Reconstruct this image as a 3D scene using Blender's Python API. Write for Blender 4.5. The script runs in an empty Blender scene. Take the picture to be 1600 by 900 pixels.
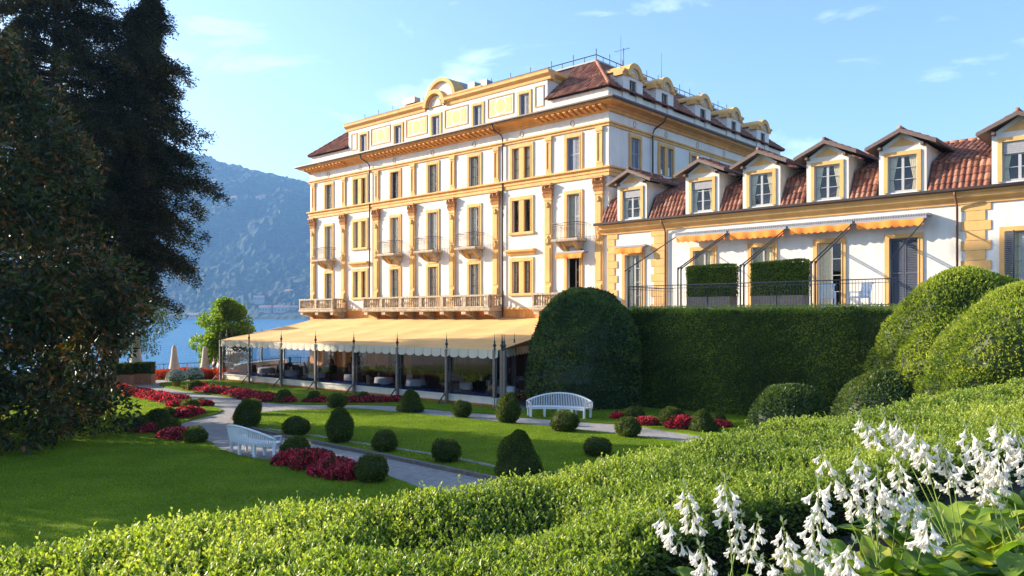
import bpy, math, random
import numpy as np
from mathutils import Vector, Matrix
random.seed(7); rng = np.random.default_rng(7)
R = math.radians
scn = bpy.context.scene
COL = scn.collection

# ------------------------------------------------------------------ camera, sky, sun, exposure
F, HY, H = 1225.0, 495.0, 4.2
cam_d = bpy.data.cameras.new('camera'); cam = bpy.data.objects.new('camera', cam_d); COL.objects.link(cam)
cam.location = (0, 0, H); cam.rotation_euler = (R(90), 0, 0)
cam_d.sensor_width = 36; cam_d.lens = 36 * F / 1600
cam_d.shift_y = (HY - 450) / 1600
cam_d.clip_start = 0.1; cam_d.clip_end = 30000
scn.camera = cam

SUN_EL = R(21.0); SUN_DIR = Vector((-0.958, 0.286, 0)).normalized()      # towards the sun, in plan
w = bpy.data.worlds.new('World'); scn.world = w; w.use_nodes = True
nt = w.node_tree; bg = nt.nodes['Background']
sky = nt.nodes.new('ShaderNodeTexSky'); sky.sky_type = 'NISHITA'; sky.sun_disc = False
sky.sun_elevation = SUN_EL
sky.sun_rotation = math.atan2(SUN_DIR.x, SUN_DIR.y)
sky.altitude = 200; sky.air_density = 1.0; sky.dust_density = 1.6; sky.ozone_density = 3.0
tc = nt.nodes.new('ShaderNodeTexCoord'); mp = nt.nodes.new('ShaderNodeMapping'); mp.inputs['Scale'].default_value = (2.2, 2.2, 7.5)
n1 = nt.nodes.new('ShaderNodeTexNoise'); n1.inputs['Scale'].default_value = 2.1; n1.inputs['Detail'].default_value = 9; n1.inputs['Roughness'].default_value = .58; n1.inputs['Distortion'].default_value = .5
cr = nt.nodes.new('ShaderNodeValToRGB'); cr.color_ramp.elements[0].position = .56; cr.color_ramp.elements[1].position = .9
cr.color_ramp.elements[1].color = (.55, .55, .55, 1)
mx = nt.nodes.new('ShaderNodeMixRGB'); mx.inputs['Color2'].default_value = (9.5, 10.2, 11.0, 1)
L = nt.links.new
L(tc.outputs['Generated'], mp.inputs['Vector']); L(mp.outputs[0], n1.inputs['Vector']); L(n1.outputs['Fac'], cr.inputs[0])
L(cr.outputs[0], mx.inputs['Fac']); L(sky.outputs[0], mx.inputs['Color1']); L(mx.outputs[0], bg.inputs['Color'])
bg.inputs['Strength'].default_value = 0.125
sd = bpy.data.lights.new('sun', 'SUN'); sun = bpy.data.objects.new('sun', sd); COL.objects.link(sun)
sd.energy = 5.0; sd.angle = R(0.5); sd.color = (1.0, 0.86, 0.66)
vec = Vector((-SUN_DIR.x * math.cos(SUN_EL), -SUN_DIR.y * math.cos(SUN_EL), -math.sin(SUN_EL)))
sun.rotation_euler = vec.to_track_quat('-Z', 'Y').to_euler(); sun.location = (0, 0, 60)
scn.view_settings.view_transform = 'Standard'; scn.view_settings.look = 'None'; scn.view_settings.gamma = 1
scn.view_settings.exposure = 1.42
scn.cycles.volume_bounces = 1; scn.cycles.transparent_max_bounces = 12
scn.cycles.max_bounces = 8; scn.cycles.diffuse_bounces = 4

# ------------------------------------------------------------------ helpers
def G(px, py, z=0.0):                       # where a sight line meets the ground
    Y = (H - z) * F / (py - HY)
    return ((px - 800) / F * Y, Y)
def at(px, py, Y):
    return ((px - 800) / F * Y, Y, H - (py - HY) / F * Y)

def tag(o, label=None, cat=None, group=None, kind=None):
    if label: o['label'] = label
    if cat: o['category'] = cat
    if group: o['group'] = group
    if kind: o['kind'] = kind
    return o
def empty(name, loc=(0, 0, 0), rz=0, label=None, cat=None, group=None, parent=None):
    o = bpy.data.objects.new(name, None); COL.objects.link(o)
    o.location = loc; o.rotation_euler = (0, 0, rz); o.empty_display_size = .2
    if parent: o.parent = parent
    return tag(o, label, cat, group)

class MB:
    """collects faces; build() links them as one mesh object"""
    def __init__(s, T=None):
        s.v = []; s.f = []; s.m = []; s.T = T; s.sm = []
    def add(s, vs, fs, mi=0, smooth=False):
        b = len(s.v)
        s.v += [s.T(*p) if s.T else tuple(p) for p in vs]
        for f in fs: s.f.append(tuple(b + i for i in f)); s.m.append(mi); s.sm.append(smooth)
    def box(s, x0, y0, z0, x1, y1, z1, mi=0):
        x0, x1 = min(x0, x1), max(x0, x1); y0, y1 = min(y0, y1), max(y0, y1); z0, z1 = min(z0, z1), max(z0, z1)
        s.add([(x0,y0,z0),(x1,y0,z0),(x1,y1,z0),(x0,y1,z0),(x0,y0,z1),(x1,y0,z1),(x1,y1,z1),(x0,y1,z1)],
              [(0,3,2,1),(4,5,6,7),(0,1,5,4),(1,2,6,5),(2,3,7,6),(3,0,4,7)], mi)
    def tube(s, pts, r, n=6, mi=0, cap=True):
        pts = [Vector(p) for p in pts]; rs = r if hasattr(r, '__len__') else [r] * len(pts)
        vs = []; fs = []
        for i, p in enumerate(pts):
            d = (pts[min(i + 1, len(pts) - 1)] - pts[max(i - 1, 0)]).normalized()
            a = d.cross(Vector((0, 0, 1))) if abs(d.z) < .95 else d.cross(Vector((1, 0, 0)))
            a.normalize(); b = d.cross(a)
            for k in range(n):
                t = 2 * math.pi * k / n
                vs.append(p + a * math.cos(t) * rs[i] + b * math.sin(t) * rs[i])
        for i in range(len(pts) - 1):
            for k in range(n):
                fs.append((i*n+k, i*n+(k+1)%n, (i+1)*n+(k+1)%n, (i+1)*n+k))
        if cap: fs += [tuple(range(n))[::-1], tuple(range((len(pts)-1)*n, len(pts)*n))]
        s.add([tuple(v) for v in vs], fs, mi, True)
    def lathe(s, c, prof, n=12, mi=0, smooth=True, sx=1, sy=1):
        vs = []; fs = []
        for (r, z) in prof:
            for k in range(n):
                t = 2 * math.pi * k / n
                vs.append((c[0] + r * math.cos(t) * sx, c[1] + r * math.sin(t) * sy, c[2] + z))
        for i in range(len(prof) - 1):
            for k in range(n): fs.append((i*n+k, i*n+(k+1)%n, (i+1)*n+(k+1)%n, (i+1)*n+k))
        fs += [tuple(range(n))[::-1], tuple(range((len(prof)-1)*n, len(prof)*n))]
        s.add(vs, fs, mi, smooth)
    def prism(s, poly, axis, a0, a1, mi=0, smooth=False):
        """poly in the plane perpendicular to axis ('x': (y,z), 'y': (x,z), 'z': (x,y)), extruded a0..a1"""
        n = len(poly)
        def pt(p, a): return {'x': (a, p[0], p[1]), 'y': (p[0], a, p[1]), 'z': (p[0], p[1], a)}[axis]
        vs = [pt(p, a0) for p in poly] + [pt(p, a1) for p in poly]
        fs = [(i, (i+1) % n, n + (i+1) % n, n + i) for i in range(n)]
        s.add(vs, fs, mi, smooth); s.add(vs, [tuple(range(n))[::-1], tuple(range(n, 2*n))], mi)
    def build(s, name, mats, parent=None, loc=None, fix=True, attr=None):
        me = bpy.data.meshes.new(name); me.from_pydata(s.v, [], s.f)
        if not isinstance(mats, (list, tuple)): mats = [mats]
        for m in mats: me.materials.append(m)
        me.polygons.foreach_set('material_index', s.m); me.polygons.foreach_set('use_smooth', s.sm)
        if fix:
            import bmesh
            bm = bmesh.new(); bm.from_mesh(me); bmesh.ops.recalc_face_normals(bm, faces=bm.faces); bm.to_mesh(me); bm.free()
        me.update()
        if attr is not None:
            a = me.attributes.new('rnd', 'FLOAT', 'FACE'); a.data.foreach_set('value', np.asarray(attr, dtype=np.float32))
        o = bpy.data.objects.new(name, me); COL.objects.link(o)
        if parent: o.parent = parent
        if loc: o.location = loc
        return o

def np_mesh(name, V, Fc, mat, rnd=None, parent=None, smooth=False):
    """V (n,3); Fc (m,4) quads"""
    me = bpy.data.meshes.new(name); V = np.ascontiguousarray(V, dtype=np.float32); m = len(Fc); k = Fc.shape[1]
    me.vertices.add(len(V)); me.vertices.foreach_set('co', V.ravel())
    me.loops.add(m * k); me.loops.foreach_set('vertex_index', np.ascontiguousarray(Fc, dtype=np.int32).ravel())
    me.polygons.add(m); me.polygons.foreach_set('loop_start', np.arange(m, dtype=np.int32) * k)
    me.polygons.foreach_set('use_smooth', np.full(m, smooth))
    me.update(calc_edges=True); me.validate()
    me.materials.append(mat)
    if rnd is not None:
        a = me.attributes.new('rnd', 'FLOAT', 'FACE'); a.data.foreach_set('value', np.asarray(rnd, dtype=np.float32))
    o = bpy.data.objects.new(name, me); COL.objects.link(o)
    if parent: o.parent = parent
    return o
def unit(A): return A / (np.linalg.norm(A, axis=1, keepdims=True) + 1e-9)
def leaf_quads(P, D, L_, W_, up=None, fold=.25):
    """kite-shaped folded leaves from P along D"""
    n = len(P); D = unit(D); ref = rng.normal(size=(n, 3)) if up is None else up
    S = unit(np.cross(D, ref)); N = np.cross(S, D)
    L_ = np.broadcast_to(L_, (n,))[:, None]; W_ = np.broadcast_to(W_, (n,))[:, None]
    a = P; b = P + D * L_ * .45 + S * W_ * .5 + N * W_ * fold; c = P + D * L_; d = P + D * L_ * .45 - S * W_ * .5 + N * W_ * fold
    V = np.stack([a, b, c, d], 1).reshape(-1, 3)
    return V, np.arange(4 * n).reshape(n, 4)

def nodes(name):
    m = bpy.data.materials.new(name); m.use_nodes = True
    return m, m.node_tree, m.node_tree.nodes['Principled BSDF']
MATS = {}
def mat(name, c, rough=.7, var=.12, vs=3.0, bump=0.0, bs=20.0, metal=0, spec=.5, c2=None, detail=5):
    m, t, b = nodes(name)
    b.inputs['Roughness'].default_value = rough; b.inputs['Metallic'].default_value = metal
    b.inputs['Specular IOR Level'].default_value = spec
    tcn = t.nodes.new('ShaderNodeTexCoord')
    n = t.nodes.new('ShaderNodeTexNoise'); n.inputs['Scale'].default_value = vs; n.inputs['Detail'].default_value = detail
    t.links.new(tcn.outputs['Object'], n.inputs['Vector'])
    r = t.nodes.new('ShaderNodeValToRGB'); r.color_ramp.elements[0].position = .32; r.color_ramp.elements[1].position = .68
    lo = c2 if c2 else tuple(x * (1 - var) for x in c)
    r.color_ramp.elements[0].color = (*lo, 1); r.color_ramp.elements[1].color = (*[min(1, x * (1 + (0 if c2 else var * .5))) for x in c], 1)
    t.links.new(n.outputs['Fac'], r.inputs[0]); t.links.new(r.outputs[0], b.inputs['Base Color'])
    if bump:
        n2 = t.nodes.new('ShaderNodeTexNoise'); n2.inputs['Scale'].default_value = bs; n2.inputs['Detail'].default_value = 6
        t.links.new(tcn.outputs['Object'], n2.inputs['Vector'])
        bu = t.nodes.new('ShaderNodeBump'); bu.inputs['Strength'].default_value = bump; bu.inputs['Distance'].default_value = .02
        t.links.new(n2.outputs['Fac'], bu.inputs['Height']); t.links.new(bu.outputs[0], b.inputs['Normal'])
    MATS[name] = m
    return m
def leafmat(name, stops, rough=.5, trans=.35, spec=.4, tcol=None):
    """colour picked per leaf from stops"""
    m, t, b = nodes(name)
    a = t.nodes.new('ShaderNodeAttribute'); a.attribute_name = 'rnd'
    r = t.nodes.new('ShaderNodeValToRGB'); e = r.color_ramp.elements
    while len(e) < len(stops): e.new(.5)
    for i, (p, c) in enumerate(stops): e[i].position = p; e[i].color = (*c, 1)
    t.links.new(a.outputs['Fac'], r.inputs[0]); t.links.new(r.outputs[0], b.inputs['Base Color'])
    b.inputs['Roughness'].default_value = rough; b.inputs['Specular IOR Level'].default_value = spec
    if trans > 0:
        tr = t.nodes.new('ShaderNodeBsdfTranslucent'); mxx = t.nodes.new('ShaderNodeMixShader'); mxx.inputs[0].default_value = trans
        hs = t.nodes.new('ShaderNodeMixRGB'); hs.blend_type = 'MULTIPLY'; hs.inputs['Fac'].default_value = 1
        hs.inputs['Color2'].default_value = (*(tcol or (1.6, 1.7, .7)), 1)
        t.links.new(r.outputs[0], hs.inputs['Color1']); t.links.new(hs.outputs[0], tr.inputs['Color'])
        t.links.new(b.outputs[0], mxx.inputs[1]); t.links.new(tr.outputs[0], mxx.inputs[2])
        t.links.new(mxx.outputs[0], t.nodes['Material Output'].inputs['Surface'])
    return m
def glass(name, tint=(.9, .95, 1), refl=1.0):
    m, t, b = nodes(name); t.nodes.remove(b)
    ge = t.nodes.new('ShaderNodeNewGeometry'); dt = t.nodes.new('ShaderNodeVectorMath'); dt.operation = 'DOT_PRODUCT'
    t.links.new(ge.outputs['Incoming'], dt.inputs[0]); t.links.new(ge.outputs['Normal'], dt.inputs[1])
    ab = t.nodes.new('ShaderNodeMath'); ab.operation = 'ABSOLUTE'; t.links.new(dt.outputs['Value'], ab.inputs[0])
    om = t.nodes.new('ShaderNodeMath'); om.operation = 'SUBTRACT'; om.inputs[0].default_value = 1; t.links.new(ab.outputs[0], om.inputs[1])
    fr = t.nodes.new('ShaderNodeMath'); fr.operation = 'POWER'; fr.inputs[1].default_value = 4; t.links.new(om.outputs[0], fr.inputs[0])
    ml = t.nodes.new('ShaderNodeMath'); ml.operation = 'MULTIPLY_ADD'; ml.inputs[1].default_value = refl; ml.inputs[2].default_value = .06
    gl = t.nodes.new('ShaderNodeBsdfGlossy'); gl.inputs['Roughness'].default_value = .03
    tr = t.nodes.new('ShaderNodeBsdfTransparent'); tr.inputs[0].default_value = (*tint, 1)
    mxx = t.nodes.new('ShaderNodeMixShader')
    t.links.new(fr.outputs[0], ml.inputs[0]); t.links.new(ml.outputs[0], mxx.inputs[0]); t.links.new(tr.outputs[0], mxx.inputs[1]); t.links.new(gl.outputs[0], mxx.inputs[2])
    t.links.new(mxx.outputs[0], t.nodes['Material Output'].inputs['Surface'])
    return m

M_white = mat('white render', (.73, .69, .63), .85, .07, .8, .25, 9)
def stain(m, amt=.09):
    """rain streaks and patches over a painted wall"""
    t = m.node_tree; b = t.nodes['Principled BSDF']; src = b.inputs['Base Color'].links[0].from_socket
    tcn = t.nodes.new('ShaderNodeTexCoord'); mp_ = t.nodes.new('ShaderNodeMapping'); mp_.inputs['Scale'].default_value = (1.1, 1.1, .14)
    n = t.nodes.new('ShaderNodeTexNoise'); n.inputs['Scale'].default_value = 1.6; n.inputs['Detail'].default_value = 8; n.inputs['Roughness'].default_value = .65
    r = t.nodes.new('ShaderNodeValToRGB'); r.color_ramp.elements[0].position = .36; r.color_ramp.elements[0].color = (1-amt, 1-amt*1.1, 1-amt*1.35, 1); r.color_ramp.elements[1].position = .60; r.color_ramp.elements[1].color = (1, 1, 1, 1)
    mm = t.nodes.new('ShaderNodeMixRGB'); mm.blend_type = 'MULTIPLY'; mm.inputs['Fac'].default_value = 1
    t.links.new(tcn.outputs['Object'], mp_.inputs[0]); t.links.new(mp_.outputs[0], n.inputs[0]); t.links.new(n.outputs['Fac'], r.inputs[0])
    t.links.new(src, mm.inputs['Color1']); t.links.new(r.outputs[0], mm.inputs['Color2']); t.links.new(mm.outputs[0], b.inputs['Base Color'])
stain(M_white)
M_ochre = mat('ochre paint', (.73, .42, .145), .8, .10, 1.5, .2, 14)
M_ochre_d = mat('deep ochre paint', (.68, .34, .10), .8, .10, 1.5, .2, 14)
M_orange = mat('orange render', (.80, .34, .08), .85, .12, 1.2, .2, 10)
stain(M_ochre, .14); stain(M_ochre_d, .16); stain(M_orange, .25)
M_panel = mat('peach panel paint', (.76, .47, .20), .8, .08, 2)
M_cap = mat('terracotta carving', (.42, .17, .06), .8, .35, 9, .8, 30, c2=(.60, .32, .12))
M_stone = mat('weathered stone', (.52, .43, .31), .9, .3, 5, .6, 30, c2=(.27, .22, .17))
M_gutter = mat('dark brown metal', (.055, .035, .03), .45, .2, 4)
M_metal = mat('grey metal', (.15, .13, .12), .45, .15, 6)
M_iron = mat('dark iron', (.05, .045, .045), .5, .2, 8)
M_sash = mat('pale window sash', (.40, .40, .41), .5, .08, 5)
M_sashd = mat('dark window sash', (.12, .11, .11), .5, .1, 5)
M_shut = mat('blue grey shutter', (.24, .27, .33), .6, .12, 5)
M_shutd = mat('dark slate shutter', (.07, .08, .11), .55, .15, 5)
M_curt = mat('cream curtain', (.78, .66, .42), .9, .15, 12, .3, 30)
M_red = mat('red brown curtain', (.22, .07, .045), .9, .2, 12)
M_room = mat('room interior', (.16, .11, .075), .9, .3, 1)
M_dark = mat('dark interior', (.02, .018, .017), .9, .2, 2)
M_awn = mat('orange awning cloth', (.80, .24, .03), .85, .08, 6)
M_casing = mat('awning casing', (.30, .30, .32), .5, .1, 6)
M_canopy = mat('cream canvas', (.72, .43, .155), .9, .16, .55, .25, 3)
M_val = mat('pale canvas valance', (.68, .60, .46), .9, .06, 1.5)
M_cloth = mat('white tablecloth', (.78, .78, .80), .8, .05, 4)
M_wood = mat('dark brown wicker', (.09, .05, .03), .7, .3, 20)
M_benchw = mat('white painted wood', (.80, .81, .83), .45, .04, 6)
M_terra = mat('terracotta clay', (.45, .20, .11), .85, .2, 6, .3, 30)
M_pave = mat('terrace paving', (.46, .43, .40), .9, .15, 3)
M_skin = mat('skin', (.52, .32, .23), .6, .05, 10)
M_navy = mat('navy cloth', (.03, .04, .09), .85, .15, 8)
M_shirt = mat('white shirt cloth', (.72, .72, .74), .85, .08, 8)
M_hair = mat('dark hair', (.03, .02, .015), .6, .2, 20)
M_khaki = mat('khaki cloth', (.30, .25, .18), .85, .15, 8)
M_soil = mat('garden soil', (.055, .038, .025), .95, .4, 12, .8, 30)
M_bark = mat('bark', (.10, .07, .05), .95, .4, 8, 1, 18)
M_parasol = mat('beige parasol cloth', (.55, .47, .36), .9, .1, 5)
M_planter = mat('grey wooden planter', (.33, .24, .18), .8, .2, 6)
M_glass = glass('window glass', (.86, .9, .92), .8)
M_gpav = glass('pavilion glass', (.58, .60, .63), .7)

# roof tiles : colour from the tile's own random value
def tilemat():
    m, t, b = nodes('clay tiles')
    a = t.nodes.new('ShaderNodeAttribute'); a.attribute_name = 'rnd'
    r = t.nodes.new('ShaderNodeValToRGB'); e = r.color_ramp.elements
    stops = [(0, (.13, .045, .03)), (.35, (.24, .085, .05)), (.7, (.34, .135, .08)), (1, (.44, .23, .15))]
    while len(e) < 4: e.new(.5)
    for i, (p, c) in enumerate(stops): e[i].position = p; e[i].color = (*c, 1)
    n = t.nodes.new('ShaderNodeTexNoise'); n.inputs['Scale'].default_value = 7; n.inputs['Detail'].default_value = 6
    tcn = t.nodes.new('ShaderNodeTexCoord'); t.links.new(tcn.outputs['Object'], n.inputs['Vector'])
    mm = t.nodes.new('ShaderNodeMixRGB'); mm.blend_type = 'MULTIPLY'; mm.inputs['Fac'].default_value = .6
    t.links.new(a.outputs['Fac'], r.inputs[0]); t.links.new(r.outputs[0], mm.inputs['Color1'])
    r2 = t.nodes.new('ShaderNodeValToRGB'); r2.color_ramp.elements[0].position = .3; r2.color_ramp.elements[0].color = (.45, .42, .40, 1); r2.color_ramp.elements[1].position = .6
    t.links.new(n.outputs['Fac'], r2.inputs[0]); t.links.new(r2.outputs[0], mm.inputs['Color2']); t.links.new(mm.outputs[0], b.inputs['Base Color'])
    b.inputs['Roughness'].default_value = .8
    return m
M_tile = tilemat()

def tile_slope(mb, rnds, O, A, U, width, length, pitch=.24, row=.36, hi=.07, lim=None):
    """barrel tiles: O lower left corner, A unit vector along the eave, U unit vector up the slope;
    lim(a) -> (u0, u1) range covered at position a"""
    O, A, U = Vector(O), Vector(A).normalized(), Vector(U).normalized(); N = A.cross(U).normalized()
    if N.z < 0: N = -N
    nc = max(1, int(round(width / pitch))); p = width / nc
    prof = [(-.5, 0), (-.36, .0), (-.30, .45), (-.16, .88), (0, 1), (.16, .88), (.30, .45), (.36, 0), (.5, 0)]
    for c in range(nc):
        a = (c + .5) * p
        u0, u1 = lim(a) if lim else (0, length)
        if u1 - u0 < .05: continue
        nr = max(1, int(math.ceil((u1 - u0) / row - .2)))
        for r in range(nr):
            ua = u0 + r * row; ub = min(u1, ua + row)
            if ub - ua < .02: continue
            vs = []
            for (x, h) in prof:
                q = O + A * (a + x * p * 1.0) + U * (ua - .02)
                vs.append(q + N * (h * hi + .025))
            for (x, h) in prof:
                q = O + A * (a + x * p * .93) + U * ub
                vs.append(q + N * (h * hi * .8 + .0))
            k = len(prof); fs = [(i, i+1, k+i+1, k+i) for i in range(k-1)]
            fs.append(tuple(range(1, 8))[::-1] if False else (1, 2, 6, 7)); fs.append((2, 3, 5, 6)); fs.append((3, 4, 5))
            mb.add([tuple(v) for v in vs], fs, 0, False)
            x = min(1, max(0, random.gauss(.5, .24))); rnds += [x] * len(fs)

def wall_grid(mb, a0, a1, z0, z1, openings, d=0.0, reveal=.22, mi=0):
    """wall face in the (a, z) plane at depth d with real openings and their reveals"""
    As = sorted({a0, a1, *[o[0] for o in openings], *[o[1] for o in openings]})
    Zs = sorted({z0, z1, *[o[2] for o in openings], *[o[3] for o in openings]})
    As = [a for a in As if a0 <= a <= a1]; Zs = [z for z in Zs if z0 <= z <= z1]
    for i in range(len(As) - 1):
        for j in range(len(Zs) - 1):
            ca = (As[i] + As[i+1]) / 2; cz = (Zs[j] + Zs[j+1]) / 2
            if any(o[0] < ca < o[1] and o[2] < cz < o[3] for o in openings): continue
            mb.add([(As[i], d, Zs[j]), (As[i+1], d, Zs[j]), (As[i+1], d, Zs[j+1]), (As[i], d, Zs[j+1])], [(0, 1, 2, 3)], mi)
    for (p, q, r, s_) in openings:
        e = d + reveal
        mb.add([(p,d,r),(p,e,r),(p,e,s_),(p,d,s_)], [(0,1,2,3)], mi); mb.add([(q,d,r),(q,e,r),(q,e,s_),(q,d,s_)], [(3,2,1,0)], mi)
        mb.add([(p,d,r),(q,d,r),(q,e,r),(p,e,r)], [(0,1,2,3)], mi); mb.add([(p,d,s_),(q,d,s_),(q,e,s_),(p,e,s_)], [(3,2,1,0)], mi)

def frame_boxes(mb, a0, a1, z0, z1, w_, proud, bottom=True, d0=.0, mi=0):
    mb.box(a0 - w_, -proud, z0, a0, d0, z1 + w_, mi); mb.box(a1, -proud, z0, a1 + w_, d0, z1 + w_, mi)
    mb.box(a0, -proud, z1, a1, d0, z1 + w_, mi)
    if bottom: mb.box(a0 - w_ - .06, -proud - .07, z0 - .16, a1 + w_ + .06, d0, z0, mi)

def window(root, T, ca, z0, z1, wd, double=False, sill=True, fill='glass', sur=.2, sashm=None, curtain=None, d=0.14, surm=None, label=None, rows=3):
    """surround (the part) > sash, pane, curtain or shutter"""
    a0, a1 = ca - wd / 2, ca + wd / 2
    mb = MB(T); frame_boxes(mb, a0, a1, z0, z1, sur, .07, sill)
    # raised inner bead
    mb.box(a0 - .05, -.095, z0, a0, -.07, z1 + .05); mb.box(a1, -.095, z0, a1 + .05, -.07, z1 + .05); mb.box(a0, -.095, z1, a1, -.07, z1 + .05)
    lights = [(a0, a1)]
    if double:
        mw = wd * .13
        mb.box(ca - mw, -.06, z0, ca + mw, .10, z1); lights = [(a0, ca - mw), (ca + mw, a1)]
    win = mb.build('window', surm or M_ochre, root)
    if label: win['label'] = label
    sm = sashm or M_sash
    sb = MB(T); gb = MB(T); cb = MB(T); hb = MB(T)
    for li, (p, q) in enumerate(lights):
        if fill in ('glass', 'half', 'open'):
            t_ = .045; rg = [(p, q)] if double else [(p, (p+q)/2), ((p+q)/2, q)]
            if fill == 'open': rg = [((p+q)/2 + .05, q)]
            for (x, y) in rg:
                sb.box(x, d, z0, x + t_, d + .05, z1); sb.box(y - t_, d, z0, y, d + .05, z1)
                sb.box(x + t_, d, z0, y - t_, d + .05, z0 + t_ * 2); sb.box(x + t_, d, z1 - t_, y - t_, d + .05, z1)
                for r in range(1, rows):
                    zz = z0 + (z1 - z0) * r / rows; sb.box(x + t_, d + .005, zz - .014, y - t_, d + .04, zz + .014)
                gb.add([(x + t_, d + .025, z0 + t_), (y - t_, d + .025, z0 + t_), (y - t_, d + .025, z1 - t_), (x + t_, d + .025, z1 - t_)], [(0, 1, 2, 3)])
            if curtain:
                cw = (q - p)
                def drape(x0, x1):
                    n = 16; vs = []
                    for i in range(n + 1):
                        x = x0 + (x1 - x0) * i / n; y = d + .09 + .03 * math.sin(i * 1.9)
                        vs += [(x, y, z0 + .03), (x, y + .02, z1 - .02)]
                    cb.add(vs, [(2*i, 2*i+2, 2*i+3, 2*i+1) for i in range(n)], 0, True)
                if curtain == 'full': drape(p, q)
                elif curtain == 'left': drape(p, p + cw * .55)
                elif curtain == 'both': drape(p, p + cw * .34); drape(q - cw * .34, q)
                elif curtain == 'right': drape(q - cw * .5, q)
        if fill in ('shutter', 'half', 'dark'):
            rg = [(p, (p+q)/2 - .01), ((p+q)/2 + .01, q)] if not double else [(p, q)]
            if fill == 'half': rg = [((p+q)/2 + .08, q)]
            for (x, y) in rg:
                yy = d - .07
                hb.box(x, yy, z0 + .02, x + .07, yy + .045, z1 - .01); hb.box(y - .07, yy, z0 + .02, y, yy + .045, z1 - .01)
                for zz in (z0 + .02, (z0 + z1) / 2 - .05, z1 - .09): hb.box(x + .07, yy, zz, y - .07, yy + .045, zz + .08)
                n = int((z1 - z0) / .075)
                for k in range(n):
                    zc = z0 + .06 + k * .075
                    if zc > z1 - .1: break
                    hb.add([(x+.07, yy + .004, zc), (y-.07, yy + .004, zc), (y-.07, yy + .036, zc + .062), (x+.07, yy + .036, zc + .062)], [(0, 1, 2, 3)])
    if sb.f: sb.build('sash', sm, win)
    if gb.f: gb.build('pane', M_glass, win, fix=False)
    if cb.f: cb.build('curtain', M_curt if curtain != 'red' else M_red, win, fix=False)
    if hb.f: hb.build('shutter', M_shutd if fill == 'dark' else M_shut, win)
    return win
# ------------------------------------------------------------------ the hotel
RZ = math.atan2(-.6706, .7418)
C0 = (5.67, 46.0)
hotel = empty('hotel_building', (C0[0], C0[1], 0), RZ, 'four storey cream and ochre hotel with pilasters, balconies and a red tiled roof', 'hotel')
TF = lambda a, d, z: (a, d, z)                 # front: a = -s along the facade, d into the wall
TS = lambda a, d, z: (-d, a, z)                # garden side (south)
FW = 30.75; FD = 24.5
single = [2.58, 11.08, 15.27, 19.5, 28.02]; dbl = [6.79, 23.83]
ops = [];
for s in single: ops += [(-s-.48, -s+.48, 4.85, 7.78), (-s-.48, -s+.48, 8.93, 11.68), (-s-.49, -s+.49, 13.09, 15.12)]
for s in dbl: ops += [(-s-.78, -s+.78, 5.73, 7.78), (-s-.78, -s+.78, 9.66, 11.73), (-s-.78, -s+.78, 13.07, 15.12)]
doorsG = [2.6, 6.8, 11.1, 15.3, 19.5, 23.8, 28.0]
for s in doorsG: ops.append((-s-.75, -s+.75, .15, 2.9))
mb = MB(TF)
wall_grid(mb, -FW, 0, 4.8, 17.0, [o for o in ops if o[2] > 4.8], mi=0)
wall_grid(mb, -FW, 0, -.6, 4.8, [o for o in ops if o[3] < 4.8], mi=1)
mb.T = TS
sops = [(2.3, 3.28, 13.3, 15.12), (5.62, 7.18, 13.3, 15.12), (9.6, 10.58, 13.3, 15.12), (12.55, 13.5, 13.3, 15.12)]
wall_grid(mb, 0, FD, -.6, 17.0, sops, mi=0)
mb.T = None
mb.add([(-FW,0,-.6),(-FW,FD,-.6),(-FW,FD,17),(-FW,0,17)], [(0,1,2,3)], 0); mb.add([(-FW,FD,-.6),(0,FD,-.6),(0,FD,17),(-FW,FD,17)], [(0,1,2,3)], 0)
mb.add([(-FW+.3,.3,4.6),(-.3,.3,4.6),(-.3,FD-.3,4.6),(-FW+.3,FD-.3,4.6)], [(0,1,2,3)], 2)
for zz in (8.7, 12.8): mb.add([(-FW+.3,.3,zz),(-.3,.3,zz),(-.3,FD-.3,zz),(-FW+.3,FD-.3,zz)], [(0,1,2,3)], 2)
mb.add([(-FW+.3,4.5,0),(-.3,4.5,0),(-.3,4.5,16.9),(-FW+.3,4.5,16.9)], [(0,1,2,3)], 2)
mb.build('wall', [M_white, M_orange, M_room], hotel, fix=False)
# bands, string course, cornice (profile swept round front + side)
def sweep(name, prof, m, parent=hotel, ext_back=True):
    """prof: list of (outward, z). mitred round the near corner"""
    mbs = MB(); vs = []; n = len(prof)
    for (o, z) in prof: vs.append((-FW - o, FD, z))
    for (o, z) in prof: vs.append((-FW - o, -o, z))
    for (o, z) in prof: vs.append((o, -o, z))
    for (o, z) in prof: vs.append((o, FD, z))
    fs = []
    for k in range(3):
        for i in range(n): fs.append((k*n+i, k*n+(i+1)%n, (k+1)*n+(i+1)%n, (k+1)*n+i))
    mbs.add(vs, fs); return mbs.build(name, m, parent)
sweep('storey_band', [(0,12.5),(.08,12.5),(.08,12.72),(.13,12.74),(.13,12.84),(.10,12.86),(.10,12.94),(.24,12.98),(.24,13.07),(0,13.1)], M_ochre)
sweep('string_course', [(0,15.45),(.09,15.45),(.09,15.56),(.18,15.6),(.18,15.69),(0,15.71)], M_ochre)
sweep('cornice', [(0,16.28),(.10,16.28),(.14,16.36),(.14,16.44),(.2,16.47),(.3,16.6),(.72,16.64),(.76,16.66),(.76,16.72),(.82,16.8),(.0,17.0)], M_ochre_d)
sweep('gutter', [(.80,16.78),(.93,16.76),(.97,16.82),(.97,16.90),(.80,16.90)], M_gutter)
sweep('base_band', [(0,4.66),(.05,4.66),(.05,4.8),(0,4.82)], M_ochre)
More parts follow.
